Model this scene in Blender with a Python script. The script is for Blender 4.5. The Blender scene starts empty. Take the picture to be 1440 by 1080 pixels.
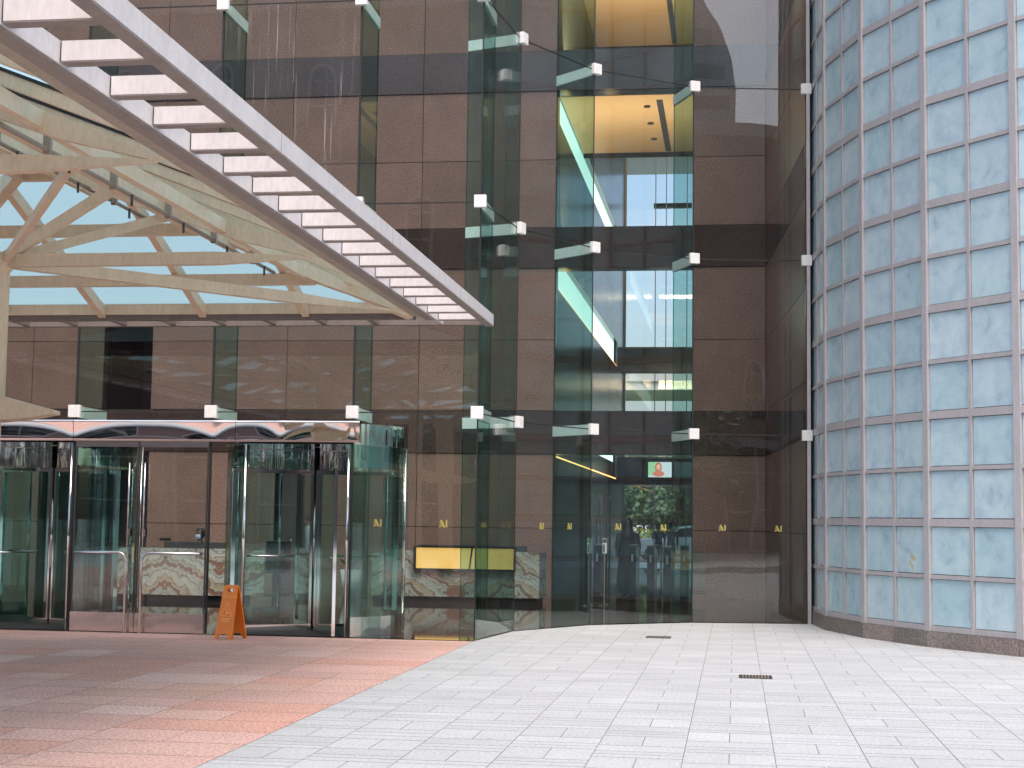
import bpy, bmesh, math, random
from mathutils import Vector, Matrix, noise
random.seed(7)
SC = bpy.context.scene
COL = SC.collection

# ------------------------------------------------------------------ camera
cd = bpy.data.cameras.new("camera"); cam = bpy.data.objects.new("camera", cd); COL.objects.link(cam)
cd.sensor_width = 36; cd.lens = 36 * 2185.28 / 1440; cd.clip_start = 0.1; cd.clip_end = 3000
yaw, pitch, roll = 0.1433, 0.0869, 0.0134
fw = Vector((-math.sin(yaw) * math.cos(pitch), math.cos(yaw) * math.cos(pitch), math.sin(pitch)))
rt = Vector((math.cos(yaw), math.sin(yaw), 0)); up = rt.cross(fw)
r2 = math.cos(roll) * rt + math.sin(roll) * up; u2 = -math.sin(roll) * rt + math.cos(roll) * up
cam.matrix_world = Matrix(((r2.x, u2.x, -fw.x, 0), (r2.y, u2.y, -fw.y, 0), (r2.z, u2.z, -fw.z, 1.6), (0, 0, 0, 1)))
SC.camera = cam
# ------------------------------------------------------------------ light
SUN_EL, SUN_AZ = math.radians(58), math.radians(158)      # azimuth clockwise from +Y
W = bpy.data.worlds.new("World"); SC.world = W; W.use_nodes = True
nt = W.node_tree; bg = nt.nodes["Background"]; sky = nt.nodes.new("ShaderNodeTexSky")
sky.sky_type = 'NISHITA'; sky.sun_disc = False; sky.sun_elevation = SUN_EL; sky.sun_rotation = SUN_AZ
sky.air_density = 1.0; sky.dust_density = 4.5; sky.ozone_density = 1.0
nt.links.new(sky.outputs[0], bg.inputs[0]); bg.inputs[1].default_value = 0.15
sl = bpy.data.lights.new("sun", 'SUN'); sl.energy = 0.9; sl.angle = math.radians(35); sl.color = (1, .975, .945)
so = bpy.data.objects.new("sun", sl); COL.objects.link(so)
sd = Vector((math.sin(SUN_AZ) * math.cos(SUN_EL), math.cos(SUN_AZ) * math.cos(SUN_EL), math.sin(SUN_EL)))
so.rotation_euler = sd.to_track_quat('Z', 'Y').to_euler(); so.location = (0, -20, 60)
SC.view_settings.view_transform = 'Standard'; SC.view_settings.look = 'None'
SC.view_settings.exposure = 1.05; SC.view_settings.gamma = 1
SC.cycles.transparent_max_bounces = 32; SC.cycles.max_bounces = 10
SC.cycles.diffuse_bounces = 4; SC.cycles.glossy_bounces = 6; SC.cycles.use_denoising = True
SC.cycles.sample_clamp_indirect = 6

# ------------------------------------------------------------------ materials
MT = {}
def newmat(name):
    m = bpy.data.materials.new(name); m.use_nodes = True
    n = m.node_tree.nodes; return m, n, m.node_tree.links, n["Principled BSDF"]
def plain(name, col, rough=.5, metal=0, emit=None, es=1, spec=None):
    m, n, l, b = newmat(name)
    b.inputs["Base Color"].default_value = (*col, 1); b.inputs["Roughness"].default_value = rough
    b.inputs["Metallic"].default_value = metal
    if spec is not None: b.inputs["Specular IOR Level"].default_value = spec
    if emit: b.inputs["Emission Color"].default_value = (*emit, 1); b.inputs["Emission Strength"].default_value = es
    MT[name] = m; return m
def ramp(n, stops):
    r = n.new("ShaderNodeValToRGB"); e = r.color_ramp.elements
    while len(e) > 1: e.remove(e[0])
    e[0].position = stops[0][0]; e[0].color = (*stops[0][1], 1)
    for p, c in stops[1:]:
        x = e.new(p); x.color = (*c, 1)
    return r
def coords(n, l, scale=(1, 1, 1), kind="Object"):
    t = n.new("ShaderNodeTexCoord"); mp = n.new("ShaderNodeMapping"); mp.inputs["Scale"].default_value = scale
    l.new(t.outputs[kind], mp.inputs[0]); return mp.outputs[0]
def tex_noise(n, l, vec, scale, detail=4, rough=.6, dist=0):
    t = n.new("ShaderNodeTexNoise"); t.inputs["Scale"].default_value = scale; t.inputs["Detail"].default_value = detail
    t.inputs["Roughness"].default_value = rough; t.inputs["Distortion"].default_value = dist
    l.new(vec, t.inputs["Vector"]); return t.outputs["Fac"]
def mixc(n, l, a, b, fac, mode='MIX'):
    x = n.new("ShaderNodeMix"); x.data_type = 'RGBA'; x.blend_type = mode
    for k, v in ((6, a), (7, b)):
        if isinstance(v, tuple): x.inputs[k].default_value = (*v, 1)
        else: l.new(v, x.inputs[k])
    if isinstance(fac, (int, float)): x.inputs[0].default_value = fac
    else: l.new(fac, x.inputs[0])
    return x.outputs[2]
def bump(n, l, b, h, strength, dist=.01):
    x = n.new("ShaderNodeBump"); x.inputs["Strength"].default_value = strength; x.inputs["Distance"].default_value = dist
    l.new(h, x.inputs["Height"]); l.new(x.outputs[0], b.inputs["Normal"])

def granite(name, dark, mid, light, rough, vary=.12, attr=False, spec=.5):
    """speckled stone: crystals of 5-20 mm, soft cloudy variation, a tone per slab"""
    m, n, l, b = newmat(name); v = coords(n, l)
    f = tex_noise(n, l, v, 38, 3, .75)
    r = ramp(n, [(.32, dark), (.5, mid), (.68, light)]); l.new(f, r.inputs[0])
    g = tex_noise(n, l, v, 1.3, 4, .6)
    rg = ramp(n, [(.3, (1 - vary,) * 3), (.7, (1 + vary,) * 3)]); l.new(g, rg.inputs[0])
    c = mixc(n, l, r.outputs[0], rg.outputs[0], 1, 'MULTIPLY')
    if name.startswith("pave"):
        sp_ = tex_noise(n, l, v, 2.6, 6, .8); rs = ramp(n, [(.24, (.62, .60, .57)), (.33, (1, 1, 1))]); l.new(sp_, rs.inputs[0])
        c = mixc(n, l, c, rs.outputs[0], .8, 'MULTIPLY')
        vo = n.new("ShaderNodeTexVoronoi"); vo.inputs["Scale"].default_value = 1.1; l.new(v, vo.inputs["Vector"])
        rv = ramp(n, [(.018, (.42, .41, .40)), (.030, (1, 1, 1))]); l.new(vo.outputs["Distance"], rv.inputs[0]); c = mixc(n, l, c, rv.outputs[0], .7, 'MULTIPLY')
    if attr:
        a = n.new("ShaderNodeVertexColor"); a.layer_name = "slab"
        c = mixc(n, l, c, a.outputs[0], 1, 'MULTIPLY')
    l.new(c, b.inputs["Base Color"]); b.inputs["Roughness"].default_value = rough
    b.inputs["Specular IOR Level"].default_value = spec
    MT[name] = m; return m
granite("granite", (.118, .064, .047), (.24, .143, .110), (.39, .268, .222), .32, attr=True)
granite("granite_dark", (.035, .022, .02), (.068, .045, .04), (.12, .085, .075), .12, attr=True)
granite("granite_black", (.012, .012, .013), (.03, .03, .032), (.12, .12, .12), .15, attr=True)
granite("granite_corr", (.05, .045, .042), (.10, .09, .083), (.16, .145, .135), .2, attr=True)
granite("plinth", (.12, .10, .09), (.24, .20, .18), (.37, .33, .30), .4, .25, attr=True)
granite("pave_grey", (.34, .35, .355), (.43, .44, .45), (.54, .55, .56), .62, .05, attr=True, spec=.3)
granite("pave_red", (.36, .195, .155), (.555, .345, .29), (.76, .58, .51), .6, .08, attr=True, spec=.3)
granite("brown_building", (.12, .06, .045), (.20, .105, .08), (.28, .16, .13), .5, .1)

def floor_mat():
    m, n, l, b = newmat("lobby_floor"); v = coords(n, l)
    br = n.new("ShaderNodeTexBrick"); br.offset = 0; br.inputs["Scale"].default_value = 1
    br.inputs["Brick Width"].default_value = 1.0; br.inputs["Row Height"].default_value = 1.0
    br.inputs["Mortar Size"].default_value = .008; br.inputs["Mortar"].default_value = (.16, .13, .11, 1)
    br.inputs["Color1"].default_value = (.035, .026, .022, 1); br.inputs["Color2"].default_value = (.045, .034, .03, 1)
    l.new(v, br.inputs["Vector"])
    l.new(br.outputs[0], b.inputs["Base Color"]); b.inputs["Roughness"].default_value = .045
    b.inputs["Specular IOR Level"].default_value = .55
    MT["lobby_floor"] = m
floor_mat()

def glass(name, tint, rough=0.0, wav=0.0, boost=1.0, graze=.8, streak=False):
    """clear architectural glass: Fresnel mirror over tinted see-through, longer path = deeper tint"""
    m = bpy.data.materials.new(name); m.use_nodes = True; n = m.node_tree.nodes; l = m.node_tree.links
    n.clear(); out = n.new("ShaderNodeOutputMaterial")
    tr = n.new("ShaderNodeBsdfTransparent"); gl = n.new("ShaderNodeBsdfGlossy"); gl.inputs["Roughness"].default_value = rough
    gl.inputs["Color"].default_value = (1, 1, 1, 1)
    ge = n.new("ShaderNodeNewGeometry"); dt = n.new("ShaderNodeVectorMath"); dt.operation = 'DOT_PRODUCT'
    l.new(ge.outputs["Incoming"], dt.inputs[0]); l.new(ge.outputs["True Normal"], dt.inputs[1])
    def mth(op, a, b=None):
        x = n.new("ShaderNodeMath"); x.operation = op
        for i_, v_ in enumerate((a, b)):
            if v_ is None: continue
            if isinstance(v_, (int, float)): x.inputs[i_].default_value = v_
            else: l.new(v_, x.inputs[i_])
        return x.outputs[0]
    c_ = mth('ABSOLUTE', dt.outputs["Value"]); p_ = mth('POWER', mth('SUBTRACT', 1.0, c_), 5.0)
    mu = n.new("ShaderNodeMath"); mu.operation = 'MULTIPLY_ADD'; mu.inputs[1].default_value = graze; mu.inputs[2].default_value = .047 * boost; mu.use_clamp = True
    l.new(p_, mu.inputs[0])
    mx = n.new("ShaderNodeMixShader"); l.new(mu.outputs[0], mx.inputs[0]); l.new(tr.outputs[0], mx.inputs[1]); l.new(gl.outputs[0], mx.inputs[2])
    tr.inputs["Color"].default_value = (*tint, 1)
    if wav:
        v = coords(n, l, (1, 1, .5)); h = tex_noise(n, l, v, .9, 1, .4)
        bp = n.new("ShaderNodeBump"); bp.inputs["Strength"].default_value = 1; bp.inputs["Distance"].default_value = wav
        l.new(h, bp.inputs["Height"]); l.new(bp.outputs[0], gl.inputs["Normal"])
    last = mx.outputs[0]
    if streak:      # dried rain runs on the outside of the pane
        v = coords(n, l, (1, 1, .012)); h = tex_noise(n, l, v, 24, 3, .75); r = ramp(n, [(.60, (0, 0, 0)), (.72, (1, 1, 1))]); l.new(h, r.inputs[0])
        v2 = coords(n, l, (1, 1, .35)); h2 = tex_noise(n, l, v2, 1.6, 2, .5); r2_ = ramp(n, [(.42, (0, 0, 0)), (.62, (.55, .55, .55))]); l.new(h2, r2_.inputs[0])
        df = n.new("ShaderNodeBsdfDiffuse"); df.inputs[0].default_value = (.7, .68, .66, 1); mx2 = n.new("ShaderNodeMixShader")
        l.new(mixc(n, l, r.outputs[0], r2_.outputs[0], 1, 'MULTIPLY'), mx2.inputs[0]); l.new(last, mx2.inputs[1]); l.new(df.outputs[0], mx2.inputs[2]); last = mx2.outputs[0]
    l.new(last, out.inputs["Surface"]); MT[name] = m; return m
glass("glass_pane", (.935, .965, .955), wav=.004, boost=1.15)
glass("glass_streaked", (.935, .965, .955), wav=.004, boost=1.15, streak=True)
glass("glass_fin", (.67, .81, .785), boost=.35, graze=.22)
glass("glass_edge", (.30, .62, .54))
glass("glass_drum", (.80, .90, .885))
def frosted():
    m, n, l, b = newmat("glass_roof"); n.clear(); out = n.new("ShaderNodeOutputMaterial")
    tl = n.new("ShaderNodeBsdfTranslucent"); tl.inputs[0].default_value = (.53, .66, .70, 1)
    gl = n.new("ShaderNodeBsdfGlossy"); gl.inputs["Roughness"].default_value = .08
    mx = n.new("ShaderNodeMixShader"); mx.inputs[0].default_value = .05; l.new(tl.outputs[0], mx.inputs[1]); l.new(gl.outputs[0], mx.inputs[2]); l.new(mx.outputs[0], out.inputs[0]); MT["glass_roof"] = m
frosted()
glass("glass_car", (.08, .10, .11))
glass("glass_clear", (.985, .99, .99))
glass("skylight_glass", (.70, .72, .72))

def paint(name, col, grime=.25, rough=.45):
    """painted metal with dust and rain streaks"""
    m, n, l, b = newmat(name); v = coords(n, l, (1, 1, .35))
    f = tex_noise(n, l, v, 5, 6, .7); r = ramp(n, [(.35, tuple(c * (1 - grime) for c in col)), (.6, col)]); l.new(f, r.inputs[0])
    g = tex_noise(n, l, v, 40, 2, .5); rg = ramp(n, [(.3, (.93, .92, .9)), (.6, (1, 1, 1))]); l.new(g, rg.inputs[0])
    l.new(mixc(n, l, r.outputs[0], rg.outputs[0], 1, 'MULTIPLY'), b.inputs["Base Color"])
    b.inputs["Roughness"].default_value = rough; MT[name] = m; return m
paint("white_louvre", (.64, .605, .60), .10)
paint("beam_grey", (.27, .23, .21), .15)  # beam undersides: shade mixed into the colour
paint("gutter_tan", (.42, .35, .28), .2)
paint("beam_brown", (.17, .14, .125), .15)  # shaded copy of the ladder paint for the back edge
paint("beam_beige", (.72, .56, .40), .12)
paint("cap_white", (.78, .77, .76), .05)
paint("arm_white", (.66, .82, .76), .04)
paint("frame_pink", (.44, .42, .435), .10)
paint("cream_wall", (.70, .66, .58), .1)
plain("ochre", (.50, .46, .26), .6)
plain("mortar", (.16, .155, .15), .9)
plain("sealant", (.012, .012, .013), .6)
plain("black", (.01, .01, .011), .35)
plain("black_gloss", (.012, .012, .013), .08)
plain("charcoal", (.05, .05, .052), .4)
plain("steel", (.72, .71, .70), .18, 1)
plain("chrome", (.80, .80, .79), .05, 1)
plain("pipe_grey", (.30, .24, .19), .5)
plain("rubber", (.02, .02, .02), .8)
plain("wood_red", (.10, .028, .015), .35)
plain("door_grey", (.085, .078, .074), .35)
plain("warm_ceiling", (.66, .50, .30), .7)
plain("white_soffit", (.86, .90, .88), .6)
plain("ceiling", (.45, .43, .40), .8)
plain("lamp_warm", (1, .8, .5), .5, emit=(1, .62, .28), es=2.2)
plain("lit_strip", (.7, .9, .9), .4, emit=(.74, .97, .93), es=.75)  # emission in place of bright daylight
plain("cove_lamp", (1, .7, .3), .5, emit=(1, .50, .16), es=1.6)
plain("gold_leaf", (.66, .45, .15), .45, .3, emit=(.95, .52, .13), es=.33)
plain("logo_gold", (.42, .35, .09), .5)
plain("orange", (.80, .22, .012), .38)
plain("orange_raised", (.95, .42, .10), .35)
plain("skin", (.33, .17, .11), .5); plain("skin_dark", (.10, .045, .03), .5)
plain("hair", (.012, .010, .010), .45); plain("cloth_black", (.012, .012, .014), .8)
plain("cloth_navy", (.02, .025, .05), .8); plain("cloth_khaki", (.34, .27, .20), .8)
plain("cloth_blue", (.42, .50, .62), .8); plain("mask_blue", (.42, .60, .78), .7)
plain("cloth_teal", (.10, .15, .17), .8)
plain("phone", (.03, .03, .03), .3)
plain("car_silver", (.72, .80, .84), .25, .2); plain("car_blue", (.10, .20, .30), .2, .3)
plain("tail_red", (.4, .02, .02), .3)
plain("asphalt", (.14, .14, .142), .85); plain("kerb", (.45, .45, .43), .8)
plain("trunk", (.10, .07, .05), .85)
plain("concrete", (.42, .42, .40), .8)
plain("tv_green", (.2, .5, .2), .5, emit=(.30, .62, .34), es=.5)
plain("tv_pale", (.5, .6, .6), .5, emit=(.55, .70, .74), es=.5)
plain("tv_skin", (.7, .4, .3), .5, emit=(.85, .50, .36), es=.5)
plain("tv_hair", (.4, .15, .06), .5, emit=(.42, .15, .07), es=.5)
plain("tv_red", (.6, .2, .12), .5, emit=(.62, .20, .13), es=.5)
plain("tv_dim", (.05, .08, .08), .3, emit=(.05, .09, .10), es=.4)
plain("lip", (.5, .05, .05), .5, emit=(.6, .08, .08), es=.8)
plain("sign_green", (.12, .45, .18), .5); plain("sign_white", (.8, .8, .8), .5)
plain("pot_white", (.7, .7, .68), .4)
plain("yellow_wall", (.75, .55, .10), .6)
plain("window_dark", (.03, .035, .04), .06)
plain("stone_trim", (.42, .34, .30), .7)
plain("pale_concrete", (.78, .78, .76), .7)
plain("tower_grey", (.30, .30, .33), .5)

def brushed(name, wav=.0, rough=.05, col=(.82, .81, .80), scale=(1, 1, 1), ns=3):
    m, n, l, b = newmat(name); b.inputs["Metallic"].default_value = 1; b.inputs["Base Color"].default_value = (*col, 1)
    b.inputs["Roughness"].default_value = rough
    v = coords(n, l, scale); h = tex_noise(n, l, v, ns, 1.5, .4); bump(n, l, b, h, 1, wav); MT[name] = m
brushed("mirror_steel", .012, .02, (.84, .82, .80), (.8, 1, .5), 1.1)
brushed("kick_steel", .02, .16, (.74, .68, .65), (1, 1, 1), 3)
brushed("chrome_wavy", .02, .04, (.80, .82, .81), (3, 3, .35), 3)

def marble():
    m, n, l, b = newmat("marble")
    v = coords(n, l)
    sp = n.new("ShaderNodeSeparateXYZ"); l.new(v, sp.inputs[0])
    pp = n.new("ShaderNodeMath"); pp.operation = 'PINGPONG'; pp.inputs[1].default_value = 1.05; l.new(sp.outputs[0], pp.inputs[0])
    cb = n.new("ShaderNodeCombineXYZ"); l.new(pp.outputs[0], cb.inputs[0]); l.new(sp.outputs[1], cb.inputs[1]); l.new(sp.outputs[2], cb.inputs[2])
    f1 = tex_noise(n, l, cb.outputs[0], 1.7, 7, .62, 1.2)
    # band height = z + slope*x + noise
    a = n.new("ShaderNodeMath"); a.operation = 'MULTIPLY_ADD'; l.new(pp.outputs[0], a.inputs[0]); a.inputs[1].default_value = .62; l.new(sp.outputs[2], a.inputs[2])
    c = n.new("ShaderNodeMath"); c.operation = 'MULTIPLY_ADD'; l.new(f1, c.inputs[0]); c.inputs[1].default_value = .8; l.new(a.outputs[0], c.inputs[2])
    fr = n.new("ShaderNodeMath"); fr.operation = 'FRACT'; m2 = n.new("ShaderNodeMath"); m2.operation = 'MULTIPLY'; m2.inputs[1].default_value = 2.1
    l.new(c.outputs[0], m2.inputs[0]); l.new(m2.outputs[0], fr.inputs[0])
    r = ramp(n, [(0, (0.44, 0.43, 0.37)), (.18, (0.37, 0.40, 0.36)), (.24, (0.13, 0.09, 0.07)), (.27, (0.43, 0.41, 0.35)), (.42, (0.34, 0.37, 0.33)), (.47, (0.22, 0.10, 0.07)),
                 (.56, (0.27, 0.14, 0.10)), (.60, (0.09, 0.07, 0.06)), (.64, (0.41, 0.38, 0.32)), (.80, (0.37, 0.30, 0.19)), (.84, (0.18, 0.14, 0.12)), (.88, (0.46, 0.44, 0.39)), (1, (0.44, 0.43, 0.37))])
    l.new(fr.outputs[0], r.inputs[0])
    f2 = tex_noise(n, l, cb.outputs[0], 9, 5, .7, 2)
    r2_ = ramp(n, [(.40, (1, 1, 1)), (.49, (.62, .58, .55)), (.52, (1, 1, 1))]); l.new(f2, r2_.inputs[0])
    l.new(mixc(n, l, r.outputs[0], r2_.outputs[0], .8, 'MULTIPLY'), b.inputs["Base Color"]); b.inputs["Roughness"].default_value = .12
    MT["marble"] = m
marble()

def bluestone():
    m, n, l, b = newmat("blue_stone"); v = coords(n, l)
    oi = n.new("ShaderNodeObjectInfo")
    ad = n.new("ShaderNodeVectorMath"); ad.operation = 'ADD'
    sc_ = n.new("ShaderNodeMath"); sc_.operation = 'MULTIPLY'; sc_.inputs[1].default_value = 37; l.new(oi.outputs["Random"], sc_.inputs[0])
    l.new(v, ad.inputs[0]); l.new(sc_.outputs[0], ad.inputs[1])
    f1 = tex_noise(n, l, ad.outputs[0], 3.2, 7, .66, .35)
    r = ramp(n, [(.28, (.33, .44, .54)), (.40, (.42, .565, .635)), (.52, (.48, .63, .685)), (.66, (.53, .67, .71)), (.8, (.60, .71, .74))])
    l.new(f1, r.inputs[0])
    f2 = tex_noise(n, l, ad.outputs[0], 7.5, 7, .7, .8)
    rr = ramp(n, [(.26, (.78, .84, .93)), (.38, (.97, .98, 1)), (.58, (1, 1, 1)), (.70, (.99, 1.03, 1.0))]); l.new(f2, rr.inputs[0])
    c = mixc(n, l, r.outputs[0], rr.outputs[0], 1, 'MULTIPLY')
    pr = ramp(n, [(0, (.86, .92, .94)), (.35, (.97, 1.0, .98)), (.7, (1.0, .98, 1.0)), (1, (1.08, 1.05, 1.03))]); l.new(oi.outputs["Random"], pr.inputs[0])
    l.new(mixc(n, l, c, pr.outputs[0], 1, 'MULTIPLY'), b.inputs["Base Color"]); b.inputs["Roughness"].default_value = .22
    MT["blue_stone"] = m
bluestone()

def leafmat(name, a, c):
    m, n, l, b = newmat(name); v = coords(n, l); f = tex_noise(n, l, v, 1.2, 4, .7)
    r = ramp(n, [(.35, a), (.65, c)]); l.new(f, r.inputs[0]); l.new(r.outputs[0], b.inputs["Base Color"])
    b.inputs["Roughness"].default_value = .6; b.inputs["Transmission Weight"].default_value = 0; MT[name] = m
leafmat("leaf", (.045, .095, .035), (.12, .21, .085)); leafmat("leaf_yellow", (.12, .17, .03), (.30, .34, .06))

# ------------------------------------------------------------------ mesh builders
class MB:
    def __init__(s): s.v = []; s.f = []; s.c = []; s.tone = (1, 1, 1)
    def add(s, vs, fs):
        k = len(s.v); s.v += [tuple(p) for p in vs]; s.f += [tuple(k + i for i in f) for f in fs]; s.c += [s.tone] * len(fs); return s
    def box(s, x0, x1, y0, y1, z0, z1):
        return s.add([(x0, y0, z0), (x1, y0, z0), (x1, y1, z0), (x0, y1, z0), (x0, y0, z1), (x1, y0, z1), (x1, y1, z1), (x0, y1, z1)],
                     [(0, 3, 2, 1), (4, 5, 6, 7), (0, 1, 5, 4), (1, 2, 6, 5), (2, 3, 7, 6), (3, 0, 4, 7)])
    def bar(s, p, q, w, h, w2=None, h2=None, roll=0):
        """beam from p to q, w wide (sideways), h high, centred on the line"""
        p = Vector(p); q = Vector(q); d = (q - p).normalized()
        side = d.cross(Vector((0, 0, 1)))
        side = Vector((1, 0, 0)) if side.length < 1e-4 else side.normalized()
        u_ = side.cross(d).normalized()
        w2 = w if w2 is None else w2; h2 = h if h2 is None else h2; vs = []
        for o, a, b in ((p, w, h), (q, w2, h2)):
            for i, j in ((-1, -1), (1, -1), (1, 1), (-1, 1)): vs.append(o + side * (i * a / 2) + u_ * (j * b / 2))
        return s.add(vs, [(0, 3, 2, 1), (4, 5, 6, 7), (0, 1, 5, 4), (1, 2, 6, 5), (2, 3, 7, 6), (3, 0, 4, 7)])
    def tube(s, pts, r, n=10, r2=None, cap=True):
        pts = [Vector(p) for p in pts]; k = len(s.v); m = len(pts); prev = None; vs = []
        for i, p in enumerate(pts):
            d = (pts[min(i + 1, m - 1)] - pts[max(i - 1, 0)]).normalized()
            a = d.cross(Vector((0, 0, 1)) if abs(d.z) < .95 else Vector((1, 0, 0))) if prev is None else prev - d * prev.dot(d)
            a.normalize(); prev = a; b = d.cross(a)
            rr = r if r2 is None else r + (r2 - r) * i / (m - 1)
            if isinstance(r, (list, tuple)): rr = r[i]
            for j in range(n):
                t = 2 * math.pi * j / n; vs.append(p + a * math.cos(t) * rr + b * math.sin(t) * rr)
        fs = [(i * n + j, i * n + (j + 1) % n, (i + 1) * n + (j + 1) % n, (i + 1) * n + j) for i in range(m - 1) for j in range(n)]
        if cap: fs += [tuple(range(n))[::-1], tuple((m - 1) * n + j for j in range(n))]
        return s.add(vs, fs)
    def prism(s, poly, z0, z1):
        n = len(poly); vs = [(x, y, z0) for x, y in poly] + [(x, y, z1) for x, y in poly]
        return s.add(vs, [tuple(range(n))[::-1], tuple(range(n, 2 * n))] + [(i, (i + 1) % n, n + (i + 1) % n, n + i) for i in range(n)])
    def slab(s, p, q, th, z0, z1, side=0):
        """upright plate along plan segment p-q, thickness th centred (side 0) or to the left (+1) / right (-1)"""
        d = Vector((q[0] - p[0], q[1] - p[1])).normalized(); nx = Vector((-d.y, d.x))
        a, b = (-th / 2, th / 2) if side == 0 else ((0, th) if side > 0 else (-th, 0))
        P = [(p[0] + nx.x * a, p[1] + nx.y * a), (q[0] + nx.x * a, q[1] + nx.y * a), (q[0] + nx.x * b, q[1] + nx.y * b), (p[0] + nx.x * b, p[1] + nx.y * b)]
        return s.prism(P, z0, z1)
    def arc(s, c, R, a0, a1, th, z0, z1, n=24):
        for i in range(n):
            A = [a0 + (a1 - a0) * (i + k) / n for k in (0, 1)]
            P = [(c[0] + r * math.cos(a), c[1] + r * math.sin(a)) for r, a in ((R, A[0]), (R, A[1]), (R - th, A[1]), (R - th, A[0]))]
            k = len(s.v); vs = [(x, y, z) for z in (z0, z1) for x, y in P]
            fs = [(0, 1, 5, 4), (2, 3, 7, 6), (0, 3, 2, 1), (4, 5, 6, 7)]
            if i == 0: fs.append((3, 0, 4, 7))
            if i == n - 1: fs.append((1, 2, 6, 5))
            s.add(vs, fs)
        return s
    def lathe(s, prof, c=(0, 0, 0), n=20, squash=(1, 1)):
        vs = [(c[0] + r * math.cos(2 * math.pi * j / n) * squash[0], c[1] + r * math.sin(2 * math.pi * j / n) * squash[1], c[2] + z) for r, z in prof for j in range(n)]
        m = len(prof)
        return s.add(vs, [(i * n + j, i * n + (j + 1) % n, (i + 1) * n + (j + 1) % n, (i + 1) * n + j) for i in range(m - 1) for j in range(n)]
                     + [tuple(range(n))[::-1], tuple((m - 1) * n + j for j in range(n))])
    def build(s, name, mat, parent=None, smooth=False, bev=0, weld=False):
        me = bpy.data.meshes.new(name); me.from_pydata(s.v, [], s.f)
        mats = mat if isinstance(mat, (list, tuple)) else [mat]
        for m in mats: me.materials.append(MT[m])
        ca = me.color_attributes.new("slab", 'FLOAT_COLOR', 'CORNER')
        buf = []
        for p, c in zip(me.polygons, s.c): buf += [c[0], c[1], c[2], 1.0] * p.loop_total
        ca.data.foreach_set("color", buf)
        me.update()
        bm = bmesh.new(); bm.from_mesh(me)
        if weld: bmesh.ops.remove_doubles(bm, verts=bm.verts, dist=1e-4)
        bmesh.ops.recalc_face_normals(bm, faces=bm.faces); bm.to_mesh(me); bm.free()
        o = bpy.data.objects.new(name, me); COL.objects.link(o)
        if parent is not None:
            o.parent = parent; o.matrix_parent_inverse = Matrix.Translation(-parent.matrix_basis.translation) if parent.type == 'EMPTY' or True else None
        if smooth:
            for p in me.polygons: p.use_smooth = True
        if bev:
            b = o.modifiers.new("bevel", 'BEVEL'); b.width = bev; b.segments = 2; b.limit_method = 'ANGLE'
        return o

def tag(o, label=None, cat=None, group=None, kind=None):
    if label: o["label"] = label
    if cat: o["category"] = cat
    if group: o["group"] = group
    if kind: o["kind"] = kind
    return o
def thing(name, loc, label, cat, group=None):
    o = bpy.data.objects.new(name, None); COL.objects.link(o); o.location = loc; o.empty_display_size = .3
    o.matrix_basis = Matrix.Translation(Vector(loc)); return tag(o, label, cat, group)
def structure(name, mb, mat):
    return tag(mb.build(name, mat), kind="structure")
def tone(a=.9, b=1.1, tint=0):
    t = random.uniform(a, b); return (t * (1 + random.uniform(-tint, tint)), t, t * (1 + random.uniform(-tint, tint)))
def copy_tree(o, loc=None, rz=0, parent=None, label=None):
    c = o.copy(); COL.objects.link(c)
    if parent is not None: c.parent = parent; c.matrix_parent_inverse = o.matrix_parent_inverse.copy()
    for ch in list(o.children): copy_tree(ch, parent=c)
    if loc is not None: c.matrix_basis = Matrix.Translation(Vector(loc)) @ Matrix.Rotation(rz, 4, 'Z')
    if label: c["label"] = label
    return c
def outline(loops, th):
    """flat shape with holes (x, z loops) and thickness th in y, returned as verts and faces"""
    cu = bpy.data.curves.new("tmp", 'CURVE'); cu.dimensions = '2D'; cu.fill_mode = 'BOTH'; cu.extrude = th / 2
    for lp in loops:
        sp = cu.splines.new('POLY'); sp.points.add(len(lp) - 1); sp.use_cyclic_u = True
        for p, q in zip(sp.points, lp): p.co = (q[0], q[1], 0, 1)
    o = bpy.data.objects.new("tmp", cu); COL.objects.link(o)
    dg = bpy.context.evaluated_depsgraph_get(); me = o.evaluated_get(dg).to_mesh()
    vs = [tuple(v.co) for v in me.vertices]; fs = [tuple(p.vertices) for p in me.polygons]
    o.evaluated_get(dg).to_mesh_clear(); bpy.data.objects.remove(o); bpy.data.curves.remove(cu)
    return [(x, -z, y) for x, y, z in vs], fs
def textmesh(txt, size, th=.004):
    cu = bpy.data.curves.new("tmp", 'FONT'); cu.body = txt; cu.size = size; cu.extrude = th / 2; cu.align_x = 'CENTER'; cu.offset = size * .015
    o = bpy.data.objects.new("tmp", cu); COL.objects.link(o)
    dg = bpy.context.evaluated_depsgraph_get(); me = o.evaluated_get(dg).to_mesh()
    vs = [tuple(v.co) for v in me.vertices]; fs = [tuple(p.vertices) for p in me.polygons]
    o.evaluated_get(dg).to_mesh_clear(); bpy.data.objects.remove(o); bpy.data.curves.remove(cu)
    return [(x, -z, y) for x, y, z in vs], fs

# ------------------------------------------------------------------ plan of the place (metres; +Y runs into the building)
N = [(-9.016, 20.352), (-7.063, 20.352), (-5.090, 20.352), (-3.392, 20.352), (-3.150, 22.281), (-2.207, 23.967), (-.679, 25.104), (1.135, 25.431)]
Z1, DZ = 3.006, 2.844
LEV = [Z1 + DZ * i for i in range(6)]          # 3.0 ... 17.2
VW = 32.92                                      # granite wall face
ROOF = LEV[5]

# ================================================================== SETTING: ground
g = MB().box(-400, 400, -400, 600, -.6, -.012)
structure("ground", g, "concrete")
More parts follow.
